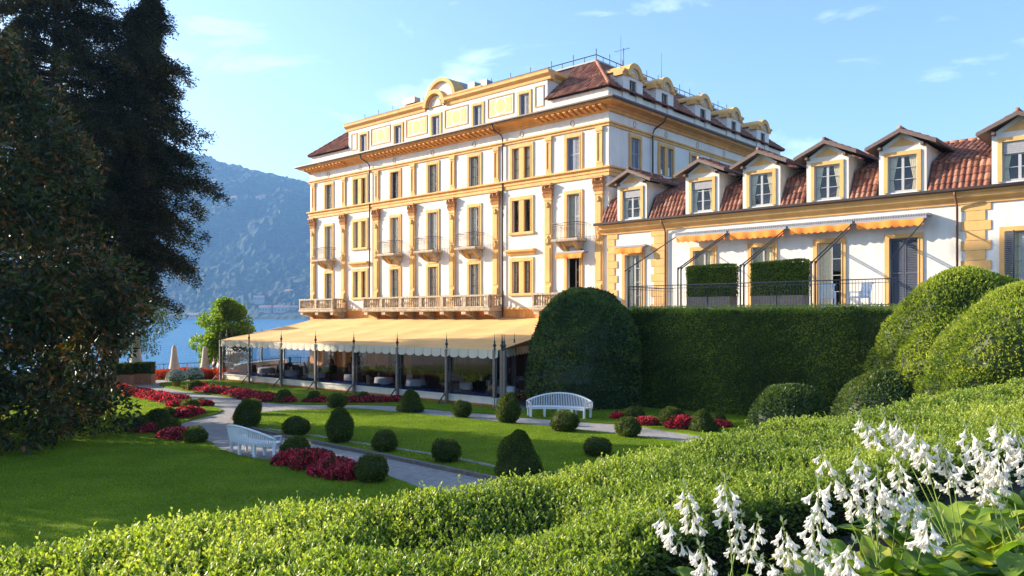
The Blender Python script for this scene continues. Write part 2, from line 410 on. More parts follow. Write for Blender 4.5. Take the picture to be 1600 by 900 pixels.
# modillions under the front cornice
mb = MB(TF)
for (s0, s1) in ((.15, 5.0), (8.7, 21.9), (25.6, 30.7)):
    n = int(round((s1 - s0) / .46))
    for i in range(n + 1):
        s = s0 + (s1 - s0) * i / n
        mb = MB(TF); mb.prism([(-.14, 16.62), (-.70, 16.63), (-.72, 16.52), (-.60, 16.44), (-.38, 16.42), (-.14, 16.34)], 'x', -s - .1, -s + .1)
        mb.build('modillion', M_ochre_d, hotel)
# frieze rings
for T, lst in ((TF, [-s for s in (2.68, 6.79, 11.12, 15.34, 19.6, 23.83, 28.11)]), (TS, [2.2+.55, 6.4, 10.5, 14.4, 18.4])):
    for a in lst:
        mb = MB(T); n = 20; vs = []; fs = []
        for k in range(n):
            t = 2*math.pi*k/n
            for (r, y) in ((.20, 0), (.20, -.03), (.165, -.03), (.165, 0)): vs.append((a + r*.8*math.cos(t), y, 15.98 + r*math.sin(t)))
        for k in range(n):
            for j in range(3): fs.append((4*k+j, 4*k+j+1, 4*((k+1)%n)+j+1, 4*((k+1)%n)+j))
        mb.add(vs, fs); mb.build('frieze_ring', M_stone, hotel)
# windows
fills = {2.58: ('open', 'half', 'shutter'), 11.08: ('glass', 'glass', 'glass'), 15.27: ('glass', 'half', 'glass'), 19.5: ('glass', 'glass', 'glass'), 28.02: ('glass', 'glass', 'glass')}
cur = {2.58: ('red', 'left', None), 11.08: ('left', 'both', 'both'), 15.27: ('full', 'left', 'both'), 19.5: ('left', 'full', None), 28.02: ('full', 'full', 'full')}
for s in single:
    for fl, (z0, z1) in enumerate(((4.85, 7.78), (8.93, 11.68), (13.09, 15.12))):
        window(hotel, TF, -s, z0, z1, .96, False, fl == 2 and False, fills[s][fl], .22, M_sashd if (fl != 1) else M_sash, cur[s][fl], rows=4 if fl < 2 else 3)
    mb = MB(TF); mb.box(-s-.5, -.10, 8.02, -s+.5, 0, 8.16); mb.prism([(0, 8.18), (-.12, 8.18), (-.55, 8.6), (-.62, 8.72), (0, 8.72)], 'x', -s-.62, -s-.36); mb.prism([(0, 8.18), (-.12, 8.18), (-.55, 8.6), (-.62, 8.72), (0, 8.72)], 'x', -s+.36, -s+.62)
    mb.build('balcony_bracket', M_ochre, hotel)
for i, s in enumerate(dbl):
    window(hotel, TF, -s, 5.73, 7.78, 1.56, True, True, 'glass', .24, M_sashd, 'both' if i == 0 else 'full')
    window(hotel, TF, -s, 9.66, 11.73, 1.56, True, True, 'glass', .24, M_sashd if i == 0 else M_sash, 'right' if i == 0 else 'full')
    window(hotel, TF, -s, 13.07, 15.12, 1.56, True, False, 'glass', .24, M_sashd, 'left')
    mb = MB(TF); mb.prism([(0, 8.2), (-.1, 8.2), (-.14, 8.32), (-.3, 8.4), (-.32, 8.5), (-.28, 8.54), (0, 8.56)], 'x', -s-1.18, -s+1.18); mb.build('window_hood', M_ochre, hotel)
for s in doorsG: window(hotel, TF, -s, .15, 2.9, 1.5, False, False, 'glass', .2, M_sash, 'both', rows=5)
for k, (p, q, r, t_) in enumerate(sops): window(hotel, TS, (p+q)/2, r, t_, q-p, k == 1, False, 'shutter', .22, M_sashd)
# giant pilasters with carved capitals; small pilasters above
for s in (30.2, 25.92, 21.65, 17.43, 13.2, 9.0, 4.5, .62):
    a = -s
    mb = MB(TF)
    mb.box(a-.40, -.30, 4.84, a+.40, 0, 5.10); mb.box(a-.36, -.26, 5.10, a+.36, 0, 5.28); mb.box(a-.31, -.22, 5.28, a+.31, 0, 5.40)
    mb.box(a-.27, -.15, 5.40, a+.27, 0, 11.62)
    mb.box(a-.17, -.19, 6.35, a+.17, -.15, 8.5); mb.box(a-.17, -.19, 9.35, a+.17, -.15, 11.0)
    mb.prism([(-.15, 5.40), (-.34, 5.42), (-.34, 5.52), (-.24, 5.75), (-.22, 6.05), (-.15, 6.15)], 'x', a-.2, a+.2)
    mb.box(a-.31, -.19, 11.44, a+.31, 0, 11.56)
    pil = mb.build('pilaster', M_ochre, hotel)
    for zc, rr in ((8.95, .25), (11.15, .16)):
        mb = MB(TF)                            # carved medallions
        n = 14; vs = [(a, -.27, zc)]; 
        for r_, y in ((rr*.5, -.29), (rr, -.15)):
            for k in range(n):
                t = 2*math.pi*k/n; q = 1 + .12*math.sin(5*t); vs.append((a + r_*q*math.cos(t), y, zc + r_*q*math.sin(t)*1.35))
        fs = [(0, 1+k, 1+(k+1)%n) for k in range(n)] + [(1+k, 1+n+k, 1+n+(k+1)%n, 1+(k+1)%n) for k in range(n)]
        mb.add(vs, fs); mb.build('medallion', M_ochre, pil)
    # Corinthian style capital: leaves in two tiers, volutes, abacus
    mb = MB(TF)
    mb.box(a-.25, -.15, 11.62, a+.25, 0, 12.4)
    for tier, (zb, hh, out) in enumerate(((11.62, .34, .12), (11.85, .38, .17))):
        for k in range(4 + (tier == 1)):
            x = a - .27 + .54 * (k + .0) / (3 + (tier == 1))
            mb.add([(x-.085, -.16, zb), (x+.085, -.16, zb), (x+.10, -.20-out*.5, zb+hh*.6), (x-.10, -.20-out*.5, zb+hh*.6), (x, -.17-out*1.5, zb+hh*.85), (x, -.16-out, zb+hh)],
                   [(0,1,2,3), (3,2,4), (2,5,4), (3,4,5)])
        for sgn in (-1, 1):
            for yy in (-.04, -.12): mb.add([(a+sgn*.26, yy-.07, zb), (a+sgn*.26, yy+.05, zb), (a+sgn*(.28+out*.5), yy+.06, zb+hh*.6), (a+sgn*(.28+out*.5), yy-.09, zb+hh*.6), (a+sgn*(.26+out*1.3), yy-.02, zb+hh*.85)], [(0,1,2,3),(3,2,4)])
    for sgn in (-1, 1):
        mb.lathe((a+sgn*.31, -.26, 12.26), [(.03, -.10), (.085, -.07), (.10, 0), (.085, .07), (.03, .10)], 8)
        mb.tube([(a+sgn*.12, -.22, 12.05), (a+sgn*.22, -.27, 12.2), (a+sgn*.32, -.30, 12.3), (a+sgn*.38, -.30, 12.24)], .035, 5)
    mb.box(a-.42, -.38, 12.38, a+.42, 0, 12.5)
    mb.build('capital', M_cap, pil)
    mb = MB(TF); mb.box(a-.24, -.08, 13.1, a+.24, 0, 13.3); 
    mb.box(a-.21, -.05, 13.3, a+.21, 0, 15.2); mb.box(a-.21, -.10, 13.3, a-.13, -.05, 15.2); mb.box(a+.13, -.10, 13.3, a+.21, -.05, 15.2)
    mb.box(a-.13, -.10, 13.3, a+.13, -.05, 13.42); mb.box(a-.13, -.10, 15.08, a+.13, -.05, 15.2)
    mb.box(a-.26, -.15, 15.2, a+.26, 0, 15.44); mb.build('upper_pilaster', M_ochre, hotel)
# iron balconies on the second floor
def iron_rail(mb, pts, z0, h, step=.12, post=None):
    for i in range(len(pts) - 1):
        p = Vector((*pts[i], 0)); q = Vector((*pts[i+1], 0)); n = max(1, int((q-p).length / step))
        for zz, r in ((z0 + h, .022), (z0 + h - .14, .012), (z0 + .06, .015)):
            mb.tube([(p.x, p.y, zz), (q.x, q.y, zz)], r, 4)
        for k in range(n + 1):
            c = p.lerp(q, k / n); mb.tube([(c.x, c.y, z0), (c.x, c.y, z0 + h)], .0085 if not (post and k % post == 0) else .025, 4, cap=False)
for s in single:
    mb = MB(TF); a = -s
    mb.prism([(0, 8.74), (-.98, 8.74), (-1.0, 8.82), (-.96, 8.9), (0, 8.9)], 'x', a-1.0, a+1.0)
    slab = mb.build('balcony', M_stone, hotel)
    mb = MB(TF)
    for sg in (-.66, .66): mb.prism([(0, 8.2), (-.2, 8.28), (-.72, 8.6), (-.8, 8.735), (0, 8.735)], 'x', a+sg-.11, a+sg+.11)
    mb.prism([(0, 8.45), (-.35, 8.52), (-.6, 8.735), (0, 8.735)], 'x', a-.55, a+.55)
    mb.build('corbel', M_stone, slab)
    mb = MB(TF); iron_rail(mb, [(a-.95, 0), (a-.95, -.93), (a+.95, -.93), (a+.95, 0)], 8.9, .95, .13)
    for k in range(9):
        x = a - .83 + k * .2075; n = 8
        mb.tube([(x + .06*math.cos(t*math.pi/4), -.93, 9.45 + .11*math.sin(t*math.pi/4)) for t in range(9)], .008, 4, cap=False)
    mb.build('railing', M_metal, slab)
# stone balustrades on the first floor
def balustrade(mb, p, q, z0):
    p, q = Vector((*p, 0)), Vector((*q, 0)); d = (q - p); ln = d.length; d.normalize(); nrm = Vector((-d.y, d.x, 0))
    def bx(a0, a1, w_, za, zb):
        vs = []
        for zz in (za, zb):
            for (a, b) in ((a0, -w_), (a1, -w_), (a1, w_), (a0, w_)): v = p + d*a + nrm*b; vs.append((v.x, v.y, zz))
        mb.add(vs, [(0,3,2,1),(4,5,6,7),(0,1,5,4),(1,2,6,5),(2,3,7,6),(3,0,4,7)])
    bx(0, ln, .11, z0, z0 + .10); bx(-.04, ln + .04, .13, z0 + .74, z0 + .86)
    np_ = max(1, int(round(ln / 2.2)))
    for k in range(np_ + 1):
        a = ln * k / np_; bx(max(0, a-.14), min(ln, a+.14), .125, z0 + .10, z0 + .739)
    n = int(ln / .2)
    for k in range(n):
        a = (k + .5) * ln / n; v = p + d * a
        if min(abs(a - ln*j/np_) for j in range(np_+1)) < .2: continue
        mb.lathe((v.x, v.y, z0 + .1), [(.045, 0), (.045, .05), (.03, .08), (.06, .2), (.065, .28), (.03, .45), (.03, .5), (.05, .55), (.05, .64)], 7)
for (s0, s1) in ((0.05, 4.75), (8.5, 21.7), (25.6, 30.3)):
    mb = MB(TF); D = 1.25
    mb.prism([(0, 4.58), (-D-.08, 4.58), (-D-.12, 4.66), (-D-.12, 4.76), (-D-.06, 4.8), (0, 4.8)], 'x', -s1-.1, -s0+.1)
    ter = mb.build('stone_terrace', M_stone, hotel)
    mb = MB(TF); balustrade(mb, (-s1, -D), (-s0, -D), 4.8); balustrade(mb, (-s1, -.05), (-s1, -D+.14), 4.8); balustrade(mb, (-s0, -D+.14), (-s0, -.05), 4.8)
    mb.build('balustrade', M_stone, ter)
    n = max(2, int(round((s1 - s0) / 2.15)))
    for k in range(n + 1):
        a = -(s0 + .25 + (s1 - s0 - .5) * k / n)
        mb = MB(TF); mb.prism([(0, 3.9), (-.18, 3.95), (-.3, 4.15), (-.8, 4.3), (-1.1, 4.4), (-1.15, 4.575), (0, 4.575)], 'x', a-.13, a+.13)
        mb.box(a-.2, -1.28, 4.36, a+.2, -1.12, 4.575)
        mb.build('console', M_stone, ter)
# downpipes
mb = MB(TF)
for s in (22.45,):
    mb.tube([(-s-.35, -.85, 16.8), (-s-.3, -.7, 16.45), (-s-.1, -.2, 16.15), (-s, -.14, 15.9), (-s, -.14, 4.4)], .05, 7)
mb.build('downpipe', M_gutter, hotel)
mb = MB(TF); s = 8.35
mb.tube([(-s-.35, -.85, 16.8), (-s-.3, -.7, 16.45), (-s-.1, -.2, 16.15), (-s, -.14, 15.9), (-s, -.14, 4.2)], .05, 7); mb.build('downpipe', M_gutter, hotel)
mb = MB(TS); a = 4.6
mb.tube([(a+.5, -.85, 16.8), (a+.45, -.7, 16.45), (a+.1, -.2, 16.0), (a, -.14, 15.7), (a, -.14, 9)], .055, 7); mb.build('downpipe', M_gutter, hotel)
# small awning over the door beside the corner
mb = MB(TF); a = -2.58
mb.box(a-1.1, -.42, 8.06, a+1.1, -.01, 8.17)
aw = mb.build('awning_box', M_casing, hotel)
def valance(T, a0, a1, y, zt, zb, bulge=.12, step=.22):
    m_ = MB(T); n = int((a1 - a0) / .055); vs = []; fs = []
    for i in range(n + 1):
        x = a0 + (a1 - a0) * i / n; sc = abs(math.sin(math.pi * (x - a0) / step)); wv = .02 * math.sin(x * 4.3) + .015 * math.sin(x * 9.1)
        vs += [(x, y + .06, zt), (x, y - bulge + wv, (zt*1.3 + zb*.7)/2), (x, y - bulge*.8 + wv * 2, zb + .05 - sc * .07)]
    for i in range(n):
        b = 3 * i; fs += [(b, b+3, b+4, b+1), (b+1, b+4, b+5, b+2)]
    m_.add(vs, fs, 0, True); return m_
valance(TF, a-1.0, a+1.0, -.42, 8.07, 7.72).build('valance', M_awn, aw, fix=False)
# attic storey
mb = MB(TF); AY = .12
aops = [(-s-.42, -s+.42, 17.2, 18.6) for s in (6.66, 10.88, 15.1, 19.3, 23.5)]
wall_grid(mb, -25.5, -4.75, 16.9, 19.2, aops, d=AY, reveal=.25)
mb.add([(-25.5, AY, 16.9), (-25.5, 3.9, 16.9), (-25.5, 3.9, 19.2), (-25.5, AY, 19.2)], [(0,1,2,3)]); mb.add([(-4.75, AY, 16.9), (-4.75, 3.9, 16.9), (-4.75, 3.9, 19.2), (-4.75, AY, 19.2)], [(0,1,2,3)])
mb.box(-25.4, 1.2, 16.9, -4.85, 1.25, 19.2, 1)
attic = mb.build('attic', [M_white, M_dark], hotel, fix=False)
def arch_ring(mb, cx, cz, r0, r1, y0, y1, n=22):
    vs = []; fs = []
    for k in range(n + 1):
        t = math.pi * k / n
        for (r, y) in ((r0, y0), (r1, y0), (r1, y1), (r0, y1)): vs.append((cx + r*math.cos(t), y, cz + r*math.sin(t)))
    for k in range(n):
        for j in range(4): fs.append((4*k+j, 4*k+(j+1)%4, 4*k+4+(j+1)%4, 4*k+4+j))
    fs += [(0,1,2,3), tuple(4*n+i for i in range(4))]
    mb.add(vs, fs, 0)
def half_disc(mb, cx, cz, r, y0, y1, n=22, mi=0):
    mb.prism([(cx + r*math.cos(math.pi*k/n), cz + r*math.sin(math.pi*k/n)) for k in range(n+1)], 'y', y0, y1, mi)
mb = MB(TF)
prof = [(AY, 19.12), (AY-.06, 19.12), (AY-.08, 19.3), (AY-.22, 19.42), (AY-.28, 19.48), (AY-.28, 19.62), (AY-.32, 19.7), (AY+.35, 19.72), (AY+.35, 19.12)]
mb.prism(prof, 'x', -25.8, -16.2); mb.prism(prof, 'x', -14.0, -4.45)
pr2 = [(x, z) for (x, z) in prof]
for xx in (-25.8, -4.45):                                    # cornice returns along the attic's ends
    sg = -1 if xx < -10 else 1; xi = -25.5 if sg < 0 else -4.75
    mb.prism([(xi, 19.12), (xi+sg*.06, 19.12), (xi+sg*.08, 19.3), (xi+sg*.22, 19.42), (xi+sg*.29, 19.48), (xi+sg*.29, 19.699), (xi, 19.719)], 'y', AY+.351, 3.9)
arch_ring(mb, -15.1, 19.3, .86, 1.14, AY-.28, AY+.3); arch_ring(mb, -15.1, 19.3, .80, .86, AY-.14, AY+.3)
mb.build('attic_cornice', M_ochre, attic)
mb = MB(TF); half_disc(mb, -15.1, 19.25, .80, AY+.0, AY+.3); mb.build('lunette', M_white, attic)
mb = MB(TF); arch_ring(mb, -15.1, 19.34, .50, .56, AY-.05, AY+.0); mb.box(-15.66, AY-.05, 19.28, -14.54, AY, 19.34); mb.build('lunette_moulding', M_ochre, attic)
# raised second tier with the big arch
mb = MB(TF); mb.box(-19.4, .75, 19.0, -11.2, 1.6, 19.88); half_disc(mb, -15.15, 19.88, 1.38, .75, 1.6); mb.build('raised_parapet', M_white, attic)
mb = MB(TF)
pr = [(.75, 19.84), (.66, 19.86), (.60, 19.96), (.52, 20.0), (.52, 20.09), (1.7, 20.11), (1.7, 19.885), (.75, 19.885)]
mb.prism(pr, 'x', -19.6, -16.72); mb.prism(pr, 'x', -13.58, -11.0)
arch_ring(mb, -15.15, 19.88, 1.32, 1.57, .52, 1.7); mb.build('parapet_cornice', M_ochre, attic)
mb = MB(TF); arch_ring(mb, -15.15, 19.88, .6, 1.59, 1.71, 4.0); mb.build('barrel_roof', M_casing, attic)
for s in (6.66, 10.88, 15.1, 19.3, 23.5):
    T2 = lambda a, d, z: (a, d + AY, z)
    window(attic, T2, -s, 17.2, 18.6, .84, False, False, 'shutter' if s != 6.66 else 'glass', .18, M_sashd, 'full' if s == 6.66 else None) if False else None
    mbw = MB(lambda a, d, z: (a, d + AY, z)); frame_boxes(mbw, -s-.42, -s+.42, 17.2, 18.6, .18, .06, False)
    wv = mbw.build('window', M_ochre, attic)
    hb = MB(lambda a, d, z: (a, d + AY, z))
    for (x, y) in ((-s-.42, -s-.01), (-s+.01, -s+.42)):
        hb.box(x, .1, 17.2, x+.06, .15, 18.6); hb.box(y-.06, .1, 17.2, y, .15, 18.6); hb.box(x+.06, .1, 18.5, y-.06, .15, 18.6)
        for k in range(18): zc = 17.22 + k*.072; hb.add([(x+.06, .105, zc), (y-.06, .105, zc), (y-.06, .14, zc+.06), (x+.06, .14, zc+.06)], [(0,1,2,3)])
    hb.build('shutter', M_shut, wv)
# painted panels between attic windows
for s, wd_ in ((8.77, 2.35), (13.0, 2.35), (17.2, 2.35), (21.4, 2.35), (24.75, .75), (5.4, .75)):
    mb = MB(lambda a, d, z: (a, d + AY, z)); x0, x1, z0, z1 = -s - wd_/2, -s + wd_/2, 17.5, 18.85; t_ = .06
    mb.box(x0, -.045, z0, x1, 0, z0+t_); mb.box(x0, -.045, z1-t_, x1, 0, z1); mb.box(x0, -.045, z0+t_, x0+t_, 0, z1-t_); mb.box(x1-t_, -.045, z0+t_, x1, 0, z1-t_)
    pm = mb.build('panel_moulding', M_ochre_d, attic)
    if wd_ > 1:
        mb = MB(lambda a, d, z: (a, d + AY, z))
        mb.box(x0+.2, -.012, z0+.2, x1-.2, 0, z1-.2, 0)
        n = 28
        def disc(r, y, mi):
            vs = [(-s + r*.95*math.cos(2*math.pi*k/n), y, 18.175 + r*math.sin(2*math.pi*k/n)) for k in range(n)]
            mb.add(vs, [tuple(range(n))], mi)
        disc(.58, -.018, 1); disc(.46, -.024, 0)
        vs = []; 
        mb.build('painted_panel', [M_panel, M_white], attic)
# roof: knee wall, tiled hips, flat top
mb = MB(); ix = .10
mb.box(-FW+.1, ix, 16.85, -25.5, ix+.2, 17.75); mb.box(-4.75, ix, 16.85, -.1, ix+.2, 17.75)
mb.box(-.3, ix+.2, 16.85, -.1, FD-.1, 17.75); mb.box(-FW+.1, ix+.2, 16.85, -FW+.3, FD-.1, 17.75)
mb.build('knee_wall', M_white, hotel)
run, rise = 3.4, 2.9; th = math.atan2(rise, run); sl = run / math.cos(th); E = .15; ZE = 17.78
mb = MB()
x0, x1, y0, y1 = -FW - E, E, -E, FD + E
b = [(x0,y0,ZE-.03),(x1,y0,ZE-.03),(x1,y1,ZE-.03),(x0,y1,ZE-.03)]
zt = ZE + rise - .03
t4 = [(x0+run,y0+run,zt),(x1-run,y0+run,zt),(x1-run,y1-run,zt),(x0+run,y1-run,zt)]
mb.add(b + t4, [(1,2,6,5),(2,3,7,6),(3,0,4,7),(4,5,6,7)])
xl, xr = -25.5, -4.75; sc = (3.4) / run
mb.add([(x0,y0,ZE-.03),(xl,y0,ZE-.03),(xl,y0+run,zt),(x0+run,y0+run,zt)], [(0,1,2,3)]); mb.add([(xr,y0,ZE-.03),(x1,y0,ZE-.03),(x1-run,y0+run,zt),(xr,y0+run,zt)], [(0,1,2,3)])
mb.add([(xl,AY+.3,19.2),(xr,AY+.3,19.2),(xr,1.6,19.2),(xl,1.6,19.2),(xl,y0+run,zt),(xr,y0+run,zt)], [(0,1,2,3),(3,2,5,4)])

roofsh = mb.build('roof', M_gutter, hotel)
mb = MB(); rn = []
Wd = x1 - x0
def lim_f(a):
    m_ = min(a, Wd - a) / math.cos(th)
    if 5.3 < a < Wd - 4.9: return (0, 0)
    return (0, min(sl, max(0, m_)))
tile_slope(mb, rn, (x0, y0, ZE), (1,0,0), (0, math.cos(th), math.sin(th)), Wd, sl, .25, .38, .065, lim_f)
Wy = y1 - y0
tile_slope(mb, rn, (x1, y0, ZE), (0,1,0), (-math.cos(th), 0, math.sin(th)), Wy, sl, .25, .38, .065, lambda a: (0, min(sl, min(a, Wy-a)/math.cos(th))))
tile_slope(mb, rn, (x0, y1, ZE), (0,-1,0), (math.cos(th), 0, math.sin(th)), Wy, sl, .25, .38, .065, lambda a: (0, min(sl, min(a, Wy-a)/math.cos(th))))
def hip_cap(p, q, n=12, r=.12):
    p, q = Vector(p), Vector(q)
    for k in range(n):
        a = p.lerp(q, k/n); c = p.lerp(q, (k+1.08)/n); b0 = len(mb.f)
        mb.tube([tuple(a), tuple(c)], [r*1.08, r*.85], 8); rn.extend([min(1, max(0, random.gauss(.75, .15)))] * (len(mb.f)-b0))
hip_cap((x1, y0, ZE+.06), (x1-run, y0+run, ZE+rise+.06)); hip_cap((x0, y0, ZE+.06), (x0+run, y0+run, ZE+rise+.06)); hip_cap((x1, y1, ZE+.06), (x1-run, y1-run, ZE+rise+.06))
mb.build('roof_tiles', M_tile, roofsh, attr=rn, fix=False)
mb = MB(); tz = ZE + rise
mb.box(x0+run-.1, y0+run-.1, tz, x1-run+.1, y0+run+.25, tz+.1); mb.box(x1-run-.25, y0+run+.25, tz, x1-run+.1, y1-run, tz+.1)
mb.box(x0+run-.1, y0+run+.25, tz, x0+run+.25, y1-run, tz+.1)
mb.build('ridge_flashing', M_casing, roofsh)
mb = MB()
def toprail(p, q, n):
    p, q = Vector(p), Vector(q)
    mb.tube([p + Vector((0,0,.34)), q + Vector((0,0,.34))], .03, 5)
    for k in range(n+1):
        c = p.lerp(q, k/n); mb.tube([c, c + Vector((0,0,.72 if k % 2 == 0 else .36))], .025, 5)
toprail((x0+run, y0+run, tz+.1), (x1-run, y0+run, tz+.1), 26); toprail((x1-run, y0+run, tz+.1), (x1-run, y1-run, tz+.1), 24)
mb.build('roof_rail', M_iron, hotel)
mb = MB()
mb.tube([(-3, 6, tz), (-3, 6, tz+1.5)], .025, 5); mb.tube([(-3.7, 6, tz+1.4), (-2.5, 6, tz+1.4)], .012, 4)
for k in range(5): mb.tube([(-3.6+k*.24, 5.8, tz+1.4), (-3.6+k*.24, 6.2, tz+1.4)], .008, 4)
mb.build('antenna', M_iron, hotel)
for (xx, yy, hh) in ((-.5, 2.0, 2.2), (-1.0, 7.5, 2.6)):
    mb = MB(); mb.tube([(xx, yy, 19.2), (xx, yy, 19.2+hh)], [.02, .008], 5); mb.build('lightning_rod', M_iron, hotel)
# dormers on the garden side
for k, r in enumerate((2.6, 6.3, 11.35, 16.0, 20.95)):
    mb = MB(TS); hw = 1.08
    wall_grid(mb, r-hw, r+hw, 16.85, 18.85, [(r-.38, r+.38, 17.2, 18.62)], d=.02, reveal=.3)
    mb.add([(r-hw, .02, 16.85), (r-hw, 2.6, 16.85), (r-hw, 2.6, 18.95), (r-hw, .02, 18.95)], [(0,1,2,3)]); mb.add([(r+hw, .02, 16.85), (r+hw, 2.6, 16.85), (r+hw, 2.6, 18.95), (r+hw, .02, 18.95)], [(0,1,2,3)])
    dm = mb.build('dormer', M_white, hotel, fix=False)
    mb = MB(TS)
    prf = [(.02, 18.75), (-.05, 18.75), (-.08, 18.9), (-.2, 19.0), (-.2, 19.1), (.6, 19.13), (.6, 18.75)]
    mb.prism(prf, 'x', r-hw-.18, r-.78); mb.prism(prf, 'x', r+.78, r+hw+.18)
    arch_ring(mb, r, 18.8, .52, .84, -.2, 2.4); half_disc(mb, r, 18.8, .26, -.03, .02)
    mb.box(r-hw-.18, .6, 19.0, r-.8, 2.6, 19.12); mb.box(r+.8, .6, 19.0, r+hw+.18, 2.6, 19.12)
    mb.build('dormer_cornice', M_ochre, dm)
    mb = MB(TS); half_disc(mb, r, 18.78, .53, .02, .3); arch_ring(mb, r, 18.8, .42, .5, -.05, .02); mb.build('dormer_arch', M_white, dm)
    mb = MB(TS); d = .14
    for (x, y) in ((r-.38, r-.0), (r, r+.38)):
        mb.box(x, d, 17.2, x+.05, d+.05, 18.62); mb.box(y-.05, d, 17.2, y, d+.05, 18.62); mb.box(x+.05, d, 18.56, y-.05, d+.05, 18.62)
        for zz in (17.6, 18.05): mb.box(x+.05, d, zz, y-.05, d+.04, zz+.03)
    mb.build('dormer_sash', M_sashd, dm)
    mb = MB(TS); mb.add([(r-.38, d+.03, 17.2), (r+.38, d+.03, 17.2), (r+.38, d+.03, 18.6), (r-.38, d+.03, 18.6)], [(0,1,2,3)]); mb.build('dormer_pane', M_glass, dm, fix=False)
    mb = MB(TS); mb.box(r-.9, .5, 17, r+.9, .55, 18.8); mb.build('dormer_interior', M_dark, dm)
# floodlights on the attic
for k, (s, yy, zz, cl) in enumerate(((18.9, .9, 20.1, 'left of the arch, nearer the lake'), (18.2, .9, 20.1, 'left of the arch, closer to it'), (12.3, 1.3, 20.11, 'just right of the arch'), (11.3, 1.5, 20.11, 'at the right end of the raised parapet'))):
    p = empty('floodlight', (0,0,0), 0, 'grey floodlight on the hotel parapet ' + cl, 'floodlight', 'floodlights on the parapet')
    m = Matrix.Translation((C0[0], C0[1], 0)) @ Matrix.Rotation(RZ, 4, 'Z') @ Matrix.Translation((-s, yy, zz)); p.matrix_world = m
    mb = MB(); mb.box(-.3, -.35, .12, .3, .2, .5); mb.box(-.34, -.42, .08, .34, -.351, .54); mb.build('lamp_housing', M_casing, p)
    mb = MB(); mb.box(-.05, -.1, 0, .05, .1, .12); mb.box(-.2, -.05, 0, -.05, .05, .03); mb.box(.05, -.05, 0, .2, .05, .03); mb.build('bracket', M_iron, p)

# ------------------------------------------------------------------ the wing
W0 = (5.57, 45.89)
wing = empty('hotel_wing', (W0[0], W0[1], 0), RZ, 'low cream wing with tiled mansard roof, gabled dormers and orange awnings', 'hotel wing')
tw = lambda t: 1.017 * t + .19
zw = lambda z: 4.2 + 1.017 * (z - 4.2)
WL = 27.0; WDp = 9.0; FLZ = 4.62
doors = [(1.07, 2.17, 'both', 'glass'), (5.36, 6.51, 'full', 'glass'), (8.60, 9.73, 'full', 'glass'), (11.88, 13.0, 'left', 'open'), (15.08, 16.25, None, 'dark')]
ZD = zw(7.67)
wops = [(tw(a), tw(b), FLZ, ZD) for (a, b, _, _) in doors] + [(tw(19.5), tw(20.7), zw(5.3), ZD)]
mb = MB(); wall_grid(mb, .0, WL, -.1, 9.2, wops, reveal=.28)
mb.add([(0,0,-.1),(0,WDp,-.1),(0,WDp,9.2),(0,0,9.2)], [(0,1,2,3)]); mb.add([(0,WDp,-.1),(WL,WDp,-.1),(WL,WDp,9.2),(0,WDp,9.2)], [(0,1,2,3)]); mb.add([(WL,0,-.1),(WL,WDp,-.1),(WL,WDp,9.2),(WL,0,9.2)], [(0,1,2,3)])
mb.add([(.1,4.0,0),(WL-.1,4.0,0),(WL-.1,4.0,9.2),(.1,4.0,9.2)], [(0,1,2,3)], 1); mb.add([(.1,.3,FLZ-.05),(WL-.1,.3,FLZ-.05),(WL-.1,4,FLZ-.05),(.1,4,FLZ-.05)], [(0,1,2,3)], 1)
mb.build('wall', [M_white, M_room], wing, fix=False)
for i, (a, b_, c_, f_) in enumerate(doors):
    window(wing, TF, tw((a+b_)/2), FLZ, ZD, tw(b_)-tw(a), False, False, f_, .2, M_sash, c_, rows=4)
window(wing, TF, tw(20.1), zw(5.3), ZD, tw(20.7)-tw(19.5), False, True, 'glass', .2, M_sash, 'full', rows=4)
mb = MB(); hx = tw(19.5)
for zz in range(30): mb.add([(hx-.05, -.06, 5.3+zz*.08), (hx+.34, -.30, 5.3+zz*.08), (hx+.35, -.32, 5.36+zz*.08), (hx-.04, -.09, 5.36+zz*.08)], [(0,1,2,3)])
mb.tube([(hx+.35, -.31, 5.28), (hx+.35, -.31, 7.75)], .03, 4); mb.build('open_shutter', M_shutd, wing, fix=False)
# quoins
def quoin(t0, t1, side, zlo=4.5, zhi=9.1):
    m_ = MB(); z = zlo; k = 0
    while z < zhi - .05:
        e = .2 if k % 2 == 0 else 0; z2 = min(z + .42, zhi)
        a0 = t0 - (e if side in ('l', 'b') else 0); a1 = t1 + (e if side in ('r', 'b') else 0)
        m_.box(a0, -.045, z, a1, 0, z2 - .018); z += .42; k += 1
    m_.build('quoin', M_ochre, wing)
quoin(tw(-.02)-.15, tw(.50)-.15, 'r'); quoin(tw(2.95), tw(3.75), 'l'); quoin(tw(17.9)+.2, tw(18.8), 'b')
# cornice and gutter
mb = MB()
mb.prism([(0, 8.98), (-.08, 9.0), (-.1, 9.12), (-.3, 9.24), (-.34, 9.28), (-.34, 9.40), (-.48, 9.5), (0, 9.56)], 'x', -.35, WL)
mb.build('cornice', M_ochre, wing)
mb = MB(); mb.prism([(-.46, 9.51), (-.56, 9.50), (-.63, 9.55), (-.64, 9.65), (-.46, 9.65)], 'x', -.55, WL); mb.build('gutter', M_gutter, wing)
M_pipe = mat('copper brown pipe', (.17,.08,.055), .5, .2, 4); M_eave = mat('brown eave boards', (.13,.085,.07), .6, .25, 4)
for t_ in (tw(3.72), tw(17.83)-.05):
    mb = MB(); mb.tube([(t_, -.55, 9.5), (t_, -.5, 9.35), (t_, -.2, 9.0), (t_, -.12, 8.85), (t_, -.12, 4.7)], .05, 7); mb.build('downpipe', M_pipe, wing)
